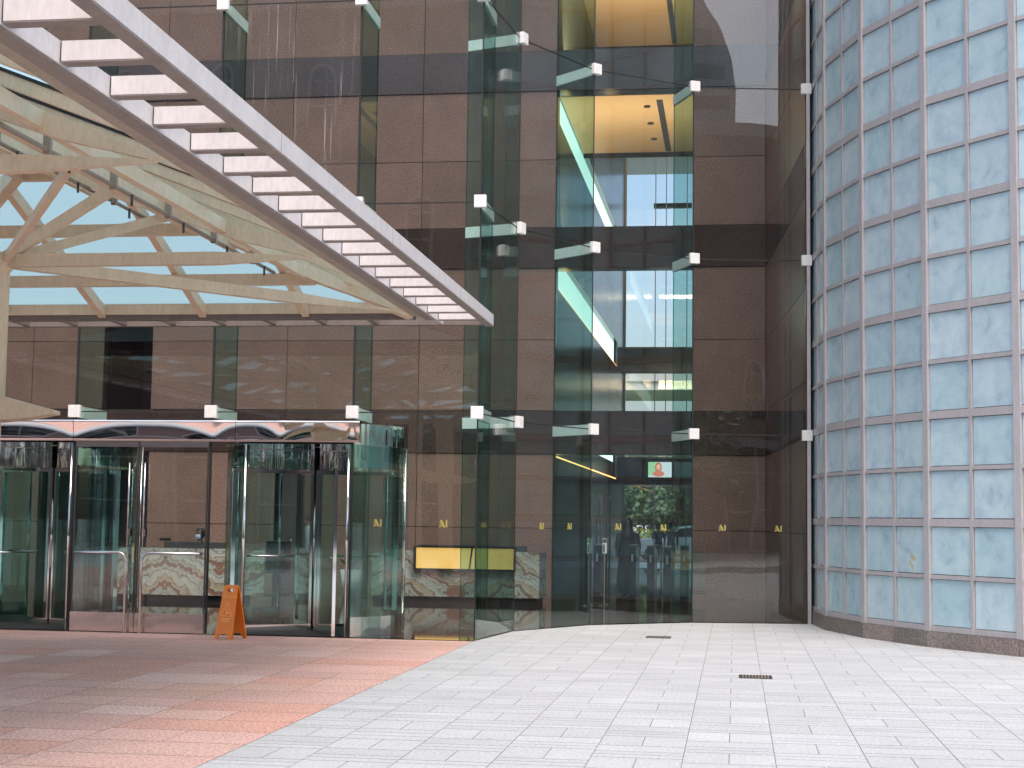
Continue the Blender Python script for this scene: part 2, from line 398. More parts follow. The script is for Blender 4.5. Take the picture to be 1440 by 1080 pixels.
# grey granite plaza: strips 0.62 m wide running to the facade
g = MB(); rnd = random.Random(3)
def quad(mb, x0, x1, y0, y1, z, t): mb.tone = t; mb.add([(x0, y0, z), (x1, y0, z), (x1, y1, z), (x0, y1, z)], [(0, 1, 2, 3)])
J = .0026
structure("paving_bed", MB().box(-22.5, 24.4, -6, 27.5, -.011, -.0045), "mortar")
k0 = -5
for k in range(k0, 40):
    x0 = -.35 + .62 * k; x1 = x0 + .62
    if k == k0: x0 = -3.40
    y = 1.0 + rnd.uniform(0, .2) + (.55 if k % 2 else 0)
    while y < 27:
        t = rnd.uniform(.95, 1.04); mid = (x0 + x1) / 2
        ts = [(t * a, t * a, t * a * 1.0) for a in (rnd.uniform(.95, 1.03), rnd.uniform(.95, 1.03))]
        h = .50 + rnd.uniform(-.02, .02)
        quad(g, x0 + J, mid - J * 1.1, y + .006, y + h - .006, 0, ts[0]); quad(g, mid + J * 1.1, x1 - J, y + .006, y + h - .006, 0, ts[1]); y += h
        for w_ in rnd.choice([(.14, .30, .14), (.28, .14, .14), (.14, .14, .28), (.20, .17, .20)]):
            a = rnd.uniform(.93, 1.05); quad(g, x0 + J, x1 - J, y + .005, y + w_ - .005, 0, (a, a, a * 1.005)); y += w_
structure("plaza_paving", g, "pave_grey")
g = MB(); rnd = random.Random(11)
xs = [-3.40 - 1.24 * i for i in range(16)]
for i in range(15):
    y = -6 + rnd.uniform(0, .5)
    while y < 20.3:
        h = rnd.choice([.6, .6, .6, .9]); xa, xb = xs[i + 1], xs[i]
        cuts = [xa, xb] if rnd.random() < .75 else [xa, (xa + xb) / 2, xb]
        for c0, c1 in zip(cuts, cuts[1:]):
            a = rnd.uniform(.88, 1.06); t = (a, a * rnd.uniform(.96, 1.03), a * rnd.uniform(.95, 1.03))
            q = rnd.random()
            if q < .05: t = (1.03, 1.14, 1.18)
            elif q < .16: t = (.98, .86, .82)
            elif q < .20: t = (.93, .95, .93)
            quad(g, c0 + .0035, c1 - .0035, y + .006, min(y + h, 20.32) - .006, 0, t)
        y += h
structure("entrance_paving", g, "pave_red")
# lobby floor: polished stone up to the glass line
fl = [(-26, 20.36)] + [(x, y + .01) for x, y in N[3:]] + [(1.6, 25.6), (3, 34), (3, 53.4), (-26, 53.4)]
g = MB().prism(fl, -.010, .006); structure("lobby_floor", g, "lobby_floor")
# far side of the building: driveway, road
structure("driveway", MB().box(-40, 40, 53.9, 61.5, -.2, -.004), "pale_concrete")
structure("road", MB().box(-150, 150, 61.5, 72, -.3, -.005), "asphalt")
structure("lawn", MB().box(-150, 150, 72, 200, -.3, .10), "leaf")

# ================================================================== stone walls in slabs
def slabwall(mb, p, q, us, zs, th, skip=None, sel=None, gap=.007):
    """stone slabs on plan line p->q; us: cuts along it; zs: cuts up; front face on the line, body behind (left side)"""
    d = Vector((q[0] - p[0], q[1] - p[1])).normalized()
    for a, b in zip(us, us[1:]):
        for z0, z1 in zip(zs, zs[1:]):
            if skip and skip((a + b) / 2, (z0 + z1) / 2): continue
            if sel and not sel((a + b) / 2, (z0 + z1) / 2): continue
            mb.tone = tone(.90, 1.09, .03)
            P = (p[0] + d.x * (a + gap), p[1] + d.y * (a + gap)); Q = (p[0] + d.x * (b - gap), p[1] + d.y * (b - gap))
            mb.slab(P, Q, th, z0 + gap, z1 - gap, side=1)
ZS = [0, 1.42, 3.0, 3.93, 5.45, 7.0, 7.9, 9.38, 10.9, 11.8, 13.3, 14.8, 15.7, ROOF]
def isband(z): return 3.0 < z < 3.93 or 7.0 < z < 7.9 or 10.9 < z < 11.8 or 14.8 < z < 15.7
bld = thing("office_building", (-6, 34, 0), "brown speckled granite office building with dark horizontal bands behind the glass wall", "building")
def opening(u, z):
    if -3.83 < u < -.91 and not isband(z) : return True
    if -15.4 < u < -12.85 and z < 3.0: return True
    if -13.98 < u < -12.85 and 3.93 < z < 7.0: return True
    if -9.95 < u < -9.1 and z < 3.0: return True
    return False
x00 = -24.0
uc = sorted(set([-24, -21.55, -18.6, -15.65, -15.4, -13.98, -12.85, -12.7, -9.95, -9.75, -9.1, -6.8, -3.83, -.91, .63]))
reg = [-24, -21.55, -18.6, -15.65, -12.7, -9.75, -6.8, -3.83, -.91, .63]
def cuts(z):
    c_ = list(reg)
    if z < 3.0: c_ = [-24, -21.55, -18.6, -15.4, -12.85, -9.95, -9.1, -6.8, -3.83, -.91, .63]
    elif 3.93 < z < 7.0: c_ = [-24, -21.55, -18.6, -15.65, -13.98, -12.85, -9.75, -6.8, -3.83, -.91, .63]
    return [u - x00 for u in c_]
f = lambda u, z: opening(u + x00, z)
for z0, z1 in zip(ZS, ZS[1:]):
    zm = (z0 + z1) / 2; yy = VW - (.03 if isband(zm) else 0); run = []; cc = cuts(zm)
    for a, b in list(zip(cc, cc[1:])) + [(None, None)]:
        if a is not None and not f((a + b) / 2, zm): run.append((a, b)); continue
        if run:
            A = MB(); slabwall(A, (x00, yy), (.63, yy), [run[0][0]] + [q[1] for q in run], [z0, z1], .05)
            A.build("granite_band" if isband(zm) else "granite_wall", "granite_dark" if isband(zm) else "granite", bld)
        run = []
A = MB()
for a, b in zip(uc, uc[1:]):
    for z0, z1 in zip(ZS, ZS[1:]):
        if not opening((a + b) / 2, (z0 + z1) / 2): A.tone = (.2, .2, .2); A.box(a, b, VW + .055, VW + .45, z0, z1)
A.build("inner_wall", "granite_black", bld, weld=True)
# side wall from the granite wall forward to the curved tower
sw0, sw1 = (.64, VW), (1.16, 25.62); L = math.dist(sw0, sw1); nn = [0, L * .33, L * .66, L]
for z0, z1 in zip(ZS, ZS[1:]):
    bn = isband((z0 + z1) / 2); A = MB(); slabwall(A, sw0, sw1, nn, [z0, z1], .05); A.build("granite_band" if bn else "granite_wall", "granite_dark" if bn else "granite", bld)
A = MB(); A.slab((sw0[0] + .06, sw0[1]), (sw1[0] + .06, sw1[1]), .3, 0, ROOF, side=1); A.build("inner_wall", "black", bld)
# corridor walls and far wall
VF = 53.40
zc = [0, 1.42, 2.95, 3.75, 5.2, 6.62, 7.42, 8.9, 10.3, 11.1, 12.6, 14.2, ROOF]
def strip(z): return 2.95 < z < 3.75 or 6.62 < z < 7.42 or 10.3 < z < 11.1
vc = [0, 2.5, 5.0, 7.5, 10, 12.4, 14.8, 17.2, 19.0, VF - VW - .5]
A = MB(); slabwall(A, (-3.83, VW + .5), (-3.83, VF), vc, zc, .05, skip=lambda u, z: strip(z) and u < 17.3); A.build("corridor_wall", "granite_corr", bld)
A = MB()
for z0, z1 in zip(zc, zc[1:]):
    if not strip((z0 + z1) / 2): A.tone = (.3, .3, .3); A.box(-4.3, -3.885, VW + .5, VF, z0, z1)
A.build("inner_wall", "granite_black", bld)
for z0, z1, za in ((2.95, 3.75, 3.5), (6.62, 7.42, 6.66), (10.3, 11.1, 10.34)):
    w_ = MB().box(-3.97, -3.95, VW + .5, VW + 17.7, za, z1).build("clerestory_window", "lit_strip", bld)  # glowing strip stands in for daylight mirrored in the corridor wall
    if za == 3.5: MB().box(-3.97, -3.94, VW + .5, VW + 17.7, 2.95, 3.5).build("corridor_wall", "granite_corr", bld)
    MB().box(-3.94, -3.85, VW + .5, VW + 17.7, z0, z0 + .035).build("cove_light", "cove_lamp", w_)
A = MB(); slabwall(A, (-.91, VF), (-.91, VW + .5), vc, zc, .05); A.build("corridor_wall", "granite_corr", bld)
MB().box(-.855, -.5, VW + .5, VF, 0, ROOF).build("inner_wall", "black", bld)
# elevator portals on the corridor wall
for v in (40.5, 43.5, 46.8):
    A = MB(); A.box(-3.86, -3.79, v, v + .10, 0.01, 2.35); A.box(-3.86, -3.79, v + 1.2, v + 1.3, 0.01, 2.35); A.box(-3.86, -3.79, v + .1, v + 1.2, 2.25, 2.35)
    po = A.build("lift_door", "steel", bld, weld=True); MB().box(-3.90, -3.825, v + .1, v + 1.2, .01, 2.25).build("door_leaf", "black_gloss", po)
# far wall
fu = [-24, -3.83, -2.75, -.91, 6]; fz = [0, 2.84, 3.75, 6.73, 7.55, 10.9, 14.3, ROOF]
def fopen(u, z): return -3.83 < u < -.91 and (z < 2.84 or 3.75 < z < 6.73 or 7.55 < z < 14.3)
A = MB(); slabwall(A, (-24, VF), (6, VF), [u + 24 for u in fu], fz, .05, skip=lambda u, z: fopen(u - 24, z)); A.build("corridor_wall", "granite_black", bld)
A = MB()
for a, b in zip(fu, fu[1:]):
    for z0, z1 in zip(fz, fz[1:]):
        if not fopen((a + b) / 2, (z0 + z1) / 2): A.box(a, b, VF + .055, VF + .4, z0, z1)
A.build("outer_wall", "granite_black", bld, weld=True)
for z0, z1 in ((3.75, 6.73), (7.55, 14.3)):
    A = MB(); A.box(-3.83, -3.76, VF + .1, VF + .2, z0, z1); A.box(-.98, -.91, VF + .1, VF + .2, z0, z1)
    for x in (-2.75, -2.38, -1.66): A.box(x - .015, x + .015, VF + .12, VF + .18, z0 + .05, z1 - .05)
    A.box(-3.76, -.98, VF + .1, VF + .2, z0, z0 + .05); A.box(-3.76, -.98, VF + .1, VF + .2, z1 - .05, z1)
    fr_ = A.build("window", "white_soffit", bld); MB().box(-3.76, -.98, VF + .145, VF + .157, z0 + .05, z1 - .05).build("pane", "glass_clear", fr_)
A = MB(); A.box(-3.83, -3.77, VF + .1, VF + .2, 0, 2.84); A.box(-.97, -.91, VF + .1, VF + .2, 0, 2.84); A.box(-3.77, -.97, VF + .1, VF + .2, 2.78, 2.84)
for x in (-2.75, -1.66): A.box(x - .02, x + .02, VF + .12, VF + .18, 0, 2.78)
dr = A.build("back_door", "steel", bld); MB().box(-3.77, -.97, VF + .145, VF + .157, .02, 2.78).build("pane", "glass_clear", dr)
# ceilings of the upper floors, lit warm from below
for z, va, vb in ((10.9, VW + .5, 38.75), (14.8, VW + .5, 42.4)):
    c_ = MB().box(-3.83, -.91, va, vb, z, z + .35).build("floor_slab", "warm_ceiling", bld)
    MB().box(-3.83, -.91, vb, vb + .05, z - .12, z + .5).build("slab_edge", "black", c_)
    MB().box(-1.74, -1.60, va + .4, vb - .1, z - .006, z - .002).build("light_slot", "charcoal", c_)
    for v in (va + .9, va + 2.4, va + 3.9):
        MB().lathe([(.075, -.03), (.075, 0)], (-1.97, v, z - .003), 14).build("downlight", "charcoal", c_)
for z, pw, tl_ in ((8.0, 75, .5), (11.9, 230, .95)):
    al = bpy.data.lights.new("cove_lamp", 'AREA'); al.shape = 'RECTANGLE'; al.size = 2.4; al.size_y = 1.0; al.energy = pw; al.color = (1, .72, .42)
    ao = bpy.data.objects.new("cove_lamp", al); COL.objects.link(ao); ao.location = (-2.37, 34.0, z); ao.rotation_euler = (math.pi - tl_, 0, 0)
    ao.parent = bld; ao.matrix_parent_inverse = Matrix.Translation(-bld.matrix_basis.translation)
MB().box(-24.4, 6, 33.38, VF + .4, ROOF + .002, ROOF + .4).build("ceiling", "ceiling", bld)
rf = [(-24.4, 20.3)] + [(x, y - .03) for x, y in N[3:]] + [(1.5, 25.5), (1.9, 33.3), (-24.4, 33.3)]
MB().prism(rf, ROOF + .16, ROOF + .19).build("skylight", "skylight_glass", bld)
for i in range(10):
    x = -22.5 + i * 2.6; MB().box(x - .04, x + .04, 20.5 if x < -3.4 else 25.6, 33.2, ROOF + .01, ROOF + .155).build("skylight_beam", "cap_white", bld)
MB().box(-24.4, -24.02, 20.36, VF, 0, ROOF).build("outer_wall", "granite", bld)
# porch over the back door
MB().box(-12, 6, VF + .5, 59.5, 15.0, 15.5).build("porch_roof", "white_soffit", bld)
for v in (58.9,):
    MB().lathe([(.3, 0), (.3, 15)], (-8.5, v, 0), 20).build("column", "white_soffit", bld, smooth=True)
    MB().lathe([(.3, 0), (.3, 15)], (2.5, v, 0), 20).build("column", "white_soffit", bld, smooth=True)
MB().box(-3.0, -1.6, 57, 57.3, 13.2, 13.35).build("porch_beam", "charcoal", bld)
# recesses in the ground floor wall
A = MB(); A.box(-15.4, -12.85, 35.3, 35.4, 0, 3.0); A.box(-15.5, -15.4, 33.38, 35.4, 0, 3.0); A.box(-12.85, -12.75, 33.38, 35.4, 0, 3.0); A.box(-15.4, -12.85, 33.38, 35.3, 3.0, 3.1)
A.build("recess_wall", "granite_corr", bld, weld=True)
wd = MB().box(-15.10, -14.55, 35.23, 35.29, 0.01, 2.4).build("wooden_door", "wood_red", bld); MB().box(-14.64, -14.61, 35.18, 35.23, .9, 1.3).build("handle", "steel", wd)
A = MB(); A.box(-13.98, -12.85, 35.3, 35.4, 3.93, 7.0); A.box(-14.05, -13.98, 33.38, 35.4, 3.93, 7.0); A.box(-12.85, -12.78, 33.38, 35.4, 3.93, 7.0); A.box(-13.98, -12.85, 33.38, 35.3, 3.8, 3.92)
A.build("recess_wall", "black", bld, weld=True)
gd = MB().box(-9.95, -9.1, 33.2, 33.28, 0.01, 3.0).build("service_door", "door_grey", bld)
for x in (-9.62, -9.44): MB().tube([(x, 33.16, .85), (x, 33.13, .9), (x, 33.13, 1.05), (x, 33.16, 1.1)], .012, 6).build("handle", "steel", gd)

# ================================================================== glass curtain wall
cw = thing("glass_curtain_wall", (-5, 20.35, 0), "tall frameless green-tinted glass curtain wall with white square clamps, curving back at the corner", "glass wall")
bays = [(-9.016 - 1.96 * i, -9.016 - 1.96 * (i - 1)) for i in range(6, 0, -1)]
segs = [((a, N[0][1]), (b, N[0][1])) for a, b in bays] + list(zip(N, N[1:]))
GAP = .009
def cutseg(p, q, g):
    d = Vector((q[0] - p[0], q[1] - p[1])).normalized(); return (p[0] + d.x * g, p[1] + d.y * g), (q[0] - d.x * g, q[1] - d.y * g)
REV = [5, 7]; DBL = 6           # bays with revolving doors / hinged doors
for i, (p, q) in enumerate(segs):
    P, Q = cutseg(p, q, GAP)
    for k in range(5):
        z0 = 0.012 if k == 0 else LEV[k - 1]; z1 = LEV[k]
        if k == 0 and i in REV + [DBL]: z0 = 2.90
        MB().slab(P, Q, .018, z0 + GAP, z1 - GAP).build("glass_pane", "glass_streaked" if i == 7 and k >= 2 else "glass_pane", cw)
# joints
A = MB(); A.bar((-20.8, 20.352, 1.0), (-20.8, 20.352, 1.01), .01, .01)
for (p, q) in segs:
    for z in LEV[:5]: A.slab(p, q, .012, z - GAP + .001, z + GAP - .001)
nodes = [s[0] for s in segs] + [N[-1]]
def nrm(i):     # inward direction at a node
    x, y = nodes[i]
    if i <= 9: return Vector((0, 1))          # flat front, fin square to the glass
    if i == len(nodes) - 1: return Vector((-math.sin(math.radians(10)), math.cos(math.radians(10))))
    a = Vector((nodes[i][0] - nodes[i - 1][0], nodes[i][1] - nodes[i - 1][1])).normalized(); b = Vector((nodes[i + 1][0] - x, nodes[i + 1][1] - y)).normalized()
    t = (a + b).normalized(); return Vector((-t.y, t.x))
for i, (x, y) in enumerate(nodes):
    w_ = .008 if i not in (5, 6, 7, 8) else .014
    A.slab((x - w_, y), (x + w_, y), .026, .012, ROOF - .01)
A.build("sealant_joint", "sealant", cw)
for i, (x, y) in enumerate(nodes):
    if i == 9 and False: continue
    n = nrm(i); Lf = 1.0 if i <= 9 else .87
    low = .012 if i >= 8 else 2.92
    if i < len(nodes) - 1:
        p = (x + n.x * .022, y + n.y * .022); q = (x + n.x * Lf, y + n.y * Lf)
        fin = MB().slab(p, q, .019, low, ROOF - .01).build("glass_fin", "glass_fin", cw)
        q2 = (x + n.x * (Lf + .006), y + n.y * (Lf + .006)); MB().slab(q, q2, .019, low, ROOF - .01).build("fin_edge", "glass_edge", fin)
        par = fin
    else: par = cw
    for z in LEV[:5]:
        o2 = (x - n.x * .085, y - n.y * .085); o1 = (x - n.x * .014, y - n.y * .014)
        wd_ = .085
        MB().slab(o2, o1, .165, z - .085, z + .085).build("clamp", "cap_white", par, bev=.006)
        if i < len(nodes) - 1:
            a = (x + n.x * .03, y + n.y * .03); b = (x + n.x * (Lf - .0), y + n.y * (Lf - .0))
            MB().slab(a, b, .05, z - .085, z + .075).build("clamp_arm", "arm_white", par)
# mirror-polished fascia over the doors
def fascia(xa, xb, joints):
    nx, nz, H_ = max(8, int((xb - xa) * 22)), 10, .285; mb = MB(); vs = []
    for iz in range(nz + 1):
        z = H_ * iz / nz
        for ix in range(nx + 1):
            x = xa + (xb - xa) * ix / nx
            j0 = max(q for q in joints if q <= x + 1e-6); j1 = min(q for q in joints if q > x - 1e-6 and q > j0); t_ = (x - (j0 + j1) / 2) / ((j1 - j0) / 2)
            zc = .19 - .15 * abs(t_) ** 2.6
            y = 20.305 - (.05 * z + .45 * (z * z / 2 - zc * z)) - .012
            vs.append((x, y, 2.60 + z))
    W_ = nx + 1; n0 = len(vs); fs = [(a * W_ + b, a * W_ + b + 1, (a + 1) * W_ + b + 1, (a + 1) * W_ + b) for a in range(nz) for b in range(nx)]
    vs += [(xa, 20.337, 2.60), (xb, 20.337, 2.60), (xb, 20.337, 2.60 + H_), (xa, 20.337, 2.60 + H_)]
    fs += [(n0, n0 + 3, n0 + 2, n0 + 1), tuple(range(nx, -1, -1)) + (n0, n0 + 1), tuple(nz * W_ + b for b in range(nx + 1)) + (n0 + 2, n0 + 3)]
    mb.add(vs, fs); o = mb.build("door_fascia", "mirror_steel", cw)
    for p in o.data.polygons: p.use_smooth = len(p.vertices) == 4 and p.area < .05
for xa, xb in ((-12.94, -10.982), (-10.977, -9.02), (-9.012, -6.71), (-6.704, -4.98)):
    fascia(xa, xb, [-14.9, -12.95, -10.98, -9.016, -7.0, -6.08, -5.09, -3.2])
# gold logo stickers at eye level
def logo(p, n, s=.10):
    L_ = [[(0, 0), (.20, 0), (.20, .20), (0, .20)], [(.0, .66), (.13, .66), (.44, .06), (.31, .06)], [(.10, 1), (.38, 1), (.84, 0), (.56, 0)], [(.90, 0), (1.10, 0), (1.10, 1), (.90, 1)]]
    mb = MB()
    ex = Vector((-n.y, n.x)) * -1; ex = Vector((n.y, -n.x))
    for lp in L_:
        vs = []
        for off in (.011, .014):
            for a, b in lp: vs.append((p[0] - n.x * off + ex.x * (a - .56) * s, p[1] - n.y * off + ex.y * (a - .56) * s, p[2] + (b - .5) * s * .95))
        m = len(lp); mb.add(vs, [tuple(range(m)), tuple(range(m, 2 * m))[::-1]] + [(j, (j + 1) % m, m + (j + 1) % m, m + j) for j in range(m)])
    mb.build("logo_sticker", "logo_gold", cw)
def segn(k): a, b = N[k], N[k + 1]; d = Vector((b[0] - a[0], b[1] - a[1])).normalized(); return Vector((-d.y, d.x))
def on(k, t): a, b = N[k], N[k + 1]; return (a[0] + (b[0] - a[0]) * t, a[1] + (b[1] - a[1]) * t)
for k, t in ((6, .26), (6, .75), (5, .26), (5, .70), (4, .33), (4, .70)): x, y = on(k, t); logo((x, y, 1.51), segn(k))
logo((-3.83, 20.352, 1.53), Vector((0, 1))); logo((-4.72, 20.352, 1.53), Vector((0, 1)))
# steel post where the glass meets the tower
MB().box(1.145, 1.20, 25.36, 25.6, 0.0, ROOF).build("end_post", "frame_pink", cw)

# ================================================================== blue stone tower
TC, TR, TA, TD = (9.561, 25.759), 8.359, 3.14604, .187798
PT = [(TC[0] + TR * math.cos(TA + TD * k), TC[1] + TR * math.sin(TA + TD * k)) for k in range(0, 12)]
tw = thing("curved_tower", (TC[0], TC[1], 0), "curved tower of pale blue stone squares in a grey-pink metal grid at the right", "tower")
RP = .711; NR = 22; ZB = .21
panels = []
for k in range(len(PT) - 1):
    p, q = Vector(PT[k]), Vector(PT[k + 1]); d = (q - p).normalized(); n_in = Vector((-d.y, d.x))
    M_ = (p + q) / 2
    halves = [(p + d * .060, M_ - d * .032), (M_ + d * .032, q - d * .060)]
    for a, b in halves:
        for r in range(NR):
            z0 = ZB + RP * r + (.062 if r % 2 == 0 else .036); z1 = ZB + RP * (r + 1) - (.060 if r % 2 else .034)
            if r == 0: z0 += .02
            panels.append((k, r, a, b, z0, z1, n_in))
    # frame members
stuff = MB()
for k, r, a, b, z0, z1, n_in in panels:
    pa = (a.x + n_in.x * .03, a.y + n_in.y * .03); pb = (b.x + n_in.x * .03, b.y + n_in.y * .03)
    if k <= 3 and r <= 11 or (k == 4 and r <= 1):
        MB().slab(pa, pb, .03, z0, z1, side=1).build("stone_panel", "blue_stone", tw)
    else: stuff.slab(pa, pb, .03, z0, z1, side=1)
tag(stuff.build("stone_panel", "blue_stone", tw), kind="stuff")
H = ZB + RP * NR
for k in range(len(PT)):
    x, y = PT[k]; rad = Vector((x - TC[0], y - TC[1])).normalized(); t = Vector((-rad.y, rad.x))
    w_ = .05
    MB().prism([(x + t.x * w_ + rad.x * .012, y + t.y * w_ + rad.y * .012), (x - t.x * w_ + rad.x * .012, y - t.y * w_ + rad.y * .012), (x - t.x * w_ - rad.x * .06, y - t.y * w_ - rad.y * .06), (x + t.x * w_ - rad.x * .06, y + t.y * w_ - rad.y * .06)], ZB, H).build("mullion", "frame_pink", tw)
for k in range(len(PT) - 1):
    p, q = Vector(PT[k]), Vector(PT[k + 1]); d = (q - p).normalized(); n_in = Vector((-d.y, d.x)); M_ = (p + q) / 2
    a = M_ - d * .023; b = M_ + d * .023
    MB().slab((a.x, a.y), (b.x, b.y), .055, ZB, H, side=1).build("thin_mullion", "frame_pink", tw)
for r in range(0, NR + 1):
    A = MB(); h0 = .052 if r % 2 == 0 else .027; zb = ZB + RP * r
    for k in range(len(PT) - 1):
        p, q = Vector(PT[k]), Vector(PT[k + 1]); d = (q - p).normalized(); n_in = Vector((-d.y, d.x)); M_ = (p + q) / 2
        o_ = .004
        for a, b in ((p + d * .051, M_ - d * .0235), (M_ + d * .0235, q - d * .051)):
            A.slab((a.x + n_in.x * o_, a.y + n_in.y * o_), (b.x + n_in.x * o_, b.y + n_in.y * o_), .05, zb - h0 if r else zb, zb + h0 + (.022 if r == 0 else 0), side=1)
    A.build("transom", "frame_pink", tw)
p, q = Vector(PT[2]), Vector(PT[3]); d = (q - p).normalized(); n_in = Vector((-d.y, d.x)); rs_ = random.Random(5); A = MB()
for i in range(7):
    t = p + d * (1.18 + rs_.uniform(-.05, .06)) + n_in * (.0285 - .0004 * i); z = .98 + rs_.uniform(0, .22); w_ = rs_.uniform(.01, .03)
    A.add([(t.x - d.x * w_, t.y - d.y * w_, z - w_), (t.x + d.x * w_, t.y + d.y * w_, z - w_ * .6), (t.x + d.x * w_ * .6, t.y + d.y * w_ * .6, z + w_ * 1.6), (t.x - d.x * w_ * .8, t.y - d.y * w_ * .8, z + w_)], [(0, 1, 2, 3)])
A.build("ochre_stain", "ochre", tw)
A = MB()
for k in range(len(PT) - 1):
    p, q = Vector(PT[k]), Vector(PT[k + 1]); d = (q - p).normalized(); M_ = (p + q) / 2; n_in = Vector((-d.y, d.x))
    for a, b in ((p, M_), (M_, q)):
        A.tone = tone(.65, 1.1, .05); A.slab((a.x + d.x * .002 - n_in.x * .02, a.y + d.y * .002 - n_in.y * .02), (b.x - d.x * .002 - n_in.x * .02, b.y - d.y * .002 - n_in.y * .02), .12, -.005, ZB - .004, side=1)
A.build("plinth", "plinth", tw)
core = [(TC[0] + (TR - .095) * math.cos(TA + TD * k), TC[1] + (TR - .13) * math.sin(TA + TD * k)) for k in range(12)]
MB().prism(core + [(TC[0] + 7, TC[1] + 6), (TC[0] - 7.9, TC[1] + 6)], 0, H).build("core", "sealant", tw)

# ================================================================== entrance canopy
cp = thing("entrance_canopy", (-7.16, 12.0, 0), "beige steel hipped glass canopy edged with a ladder of white louvres over the drop-off", "canopy")
YB, YF = 18.97, -.2; UO, UI = -2.98, -3.59; UR = -7.16; UL = 2 * UR     # mirror about the ridge
S = .38
def mir(u): return UL - u
# right ladder
for sgn in (1, 0):
    m = (lambda u: u) if sgn else mir
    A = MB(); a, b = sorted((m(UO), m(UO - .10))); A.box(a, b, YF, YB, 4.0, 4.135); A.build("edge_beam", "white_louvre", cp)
    A = MB(); A.box(a + .002, b - .002, YF, YB - .004, 3.988, 3.999); A.build("beam_soffit", "beam_grey", cp)  # dark strip paints the shade under the white beam
    for vv in (16.6, 13.2, 9.8, 6.4):
        a, b = sorted((m(UO + .0015), m(UO - .1015))); MB().box(a, b, vv - .004, vv + .004, 3.986, 4.1365).build("beam_seam", "pipe_grey", cp)
    a, b = sorted((m(UI), m(UI - .012))); MB().box(a, b, YF, YB - .13, 4.003, 4.13).build("eave_panel", "white_louvre", cp)
    a, b = sorted((m(UI - .013), m(UI - .125))); MB().box(a, b, YF, YB - .62, 3.99, 4.13).build("eave_beam", "beam_grey", cp)  # underside shade is part of this colour
    a, b = sorted((m(UI - .13), m(UI - .262))); MB().box(a, b, YF, YB - .745, 4.02, 4.15).build("gutter", "gutter_tan", cp)
    v = 19.49 - .2; v = 18.53
    while v > YF:
        a, b = sorted((m(UO - .102), m(UI + .009))); 
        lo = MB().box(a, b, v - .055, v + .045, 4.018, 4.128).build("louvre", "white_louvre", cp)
        MB().box(a, b, v - .053, v + .04, 4.010, 4.017).build("louvre_soffit", "beam_grey", lo)  # thin dark strip painted as the louvre's shaded underside
        a, b = sorted((m(UI + .0085), m(UI + .001))); MB().box(a, b, v - .050, v + .04, 4.02, 4.125).build("louvre_joint", "sealant", lo)
        v -= .672
# back ladder, its shade put into a dark brown colour
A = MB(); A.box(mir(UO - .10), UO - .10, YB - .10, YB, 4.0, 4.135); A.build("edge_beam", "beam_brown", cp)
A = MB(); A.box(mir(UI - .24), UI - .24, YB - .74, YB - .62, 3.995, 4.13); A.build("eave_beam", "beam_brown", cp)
MB().box(mir(UI - .24), UI - .24, YB - .76, YB - .742, 4.06, 4.19).build("gutter", "beam_beige", cp)
u = -4.45
while u > UL + 3.6:
    MB().box(u - .03, u + .03, YB - .618, YB - .102, 4.01, 4.11).build("louvre", "beam_brown", cp); u -= .66
# hipped roof frame
E0 = -3.86; VB = YB - .76; VFr = YF + .4; ZE = 4.17
def zr(u, v):
    d = min(E0 - u if u > UR else u - mir(E0), VB - v, v - VFr); return ZE + S * max(0, d)
half = E0 - UR; ZR = ZE + S * half
# rafters on right/left slopes
v = 15.93 + 1.258
vs_r = []
while v > VFr: vs_r.append(v); v -= 1.258
for v in vs_r:
    top = min(half, VB - v, v - VFr)
    if top < .3: continue
    for m in (lambda u: u, mir):
        MB().bar((m(E0 - .01), v, ZE - .045), (m(E0 - top), v, ZE - .045 + S * top), .085, .10).build("rafter", "beam_beige", cp)
us_b = []
u = -5.18
while u > UL + 4.3: us_b.append(u); u -= 1.30
for u in us_b:
    top = min(half, (E0 - u) if u > UR else u - mir(E0))
    for (v0, sg) in ((VB, -1), (VFr, 1)):
        MB().bar((u, v0 - sg * .05, ZE - .09), (u, v0 + sg * top, ZE - .07 + S * top), .085, .13).build("rafter", "beam_beige", cp)
# hips and ridge
for m in (lambda u: u, mir):
    for v0, sg in ((VB, -1), (VFr, 1)):
        MB().bar((m(E0), v0, ZE - .10), (m(UR), v0 + sg * half, ZR - .10), .12, .18).build("hip_rafter", "beam_beige", cp)
MB().bar((UR, VFr + half, ZR - .10), (UR, VB - half, ZR - .10), .12, .18).build("ridge_beam", "beam_beige", cp)
# purlins
for d in (.95, 2.0, 3.05):
    zz = ZE - .20 + S * d
    for m in (lambda u: u, mir):
        MB().bar((m(E0 - d), VFr + d, zz), (m(E0 - d), VB - d, zz), .07, .12).build("purlin", "beam_beige", cp)
    for v in (VB - d, VFr + d):
        MB().bar((mir(E0 - d), v, zz), (E0 - d, v, zz), .09, .13).build("purlin", "beam_beige", cp)
# glass: one sheet per slope, laid on the rafters
def sheet(pts):
    mb = MB(); n = len(pts); mb.add([(x, y, z + .02) for x, y, z in pts] + [(x, y, z + .032) for x, y, z in pts], [tuple(range(n)), tuple(range(n, 2 * n))[::-1]] + [(i, (i + 1) % n, n + (i + 1) % n, n + i) for i in range(n)])
    mb.build("roof_glass", "glass_roof", cp)
sheet([(E0, VFr, ZE), (E0, VB, ZE), (UR, VB - half, ZR), (UR, VFr + half, ZR)])
sheet([(mir(E0), VFr, ZE), (mir(E0), VB, ZE), (UR, VB - half, ZR), (UR, VFr + half, ZR)])
sheet([(E0, VB, ZE), (mir(E0), VB, ZE), (UR, VB - half, ZR)]); sheet([(E0, VFr, ZE), (mir(E0), VFr, ZE), (UR, VFr + half, ZR)])
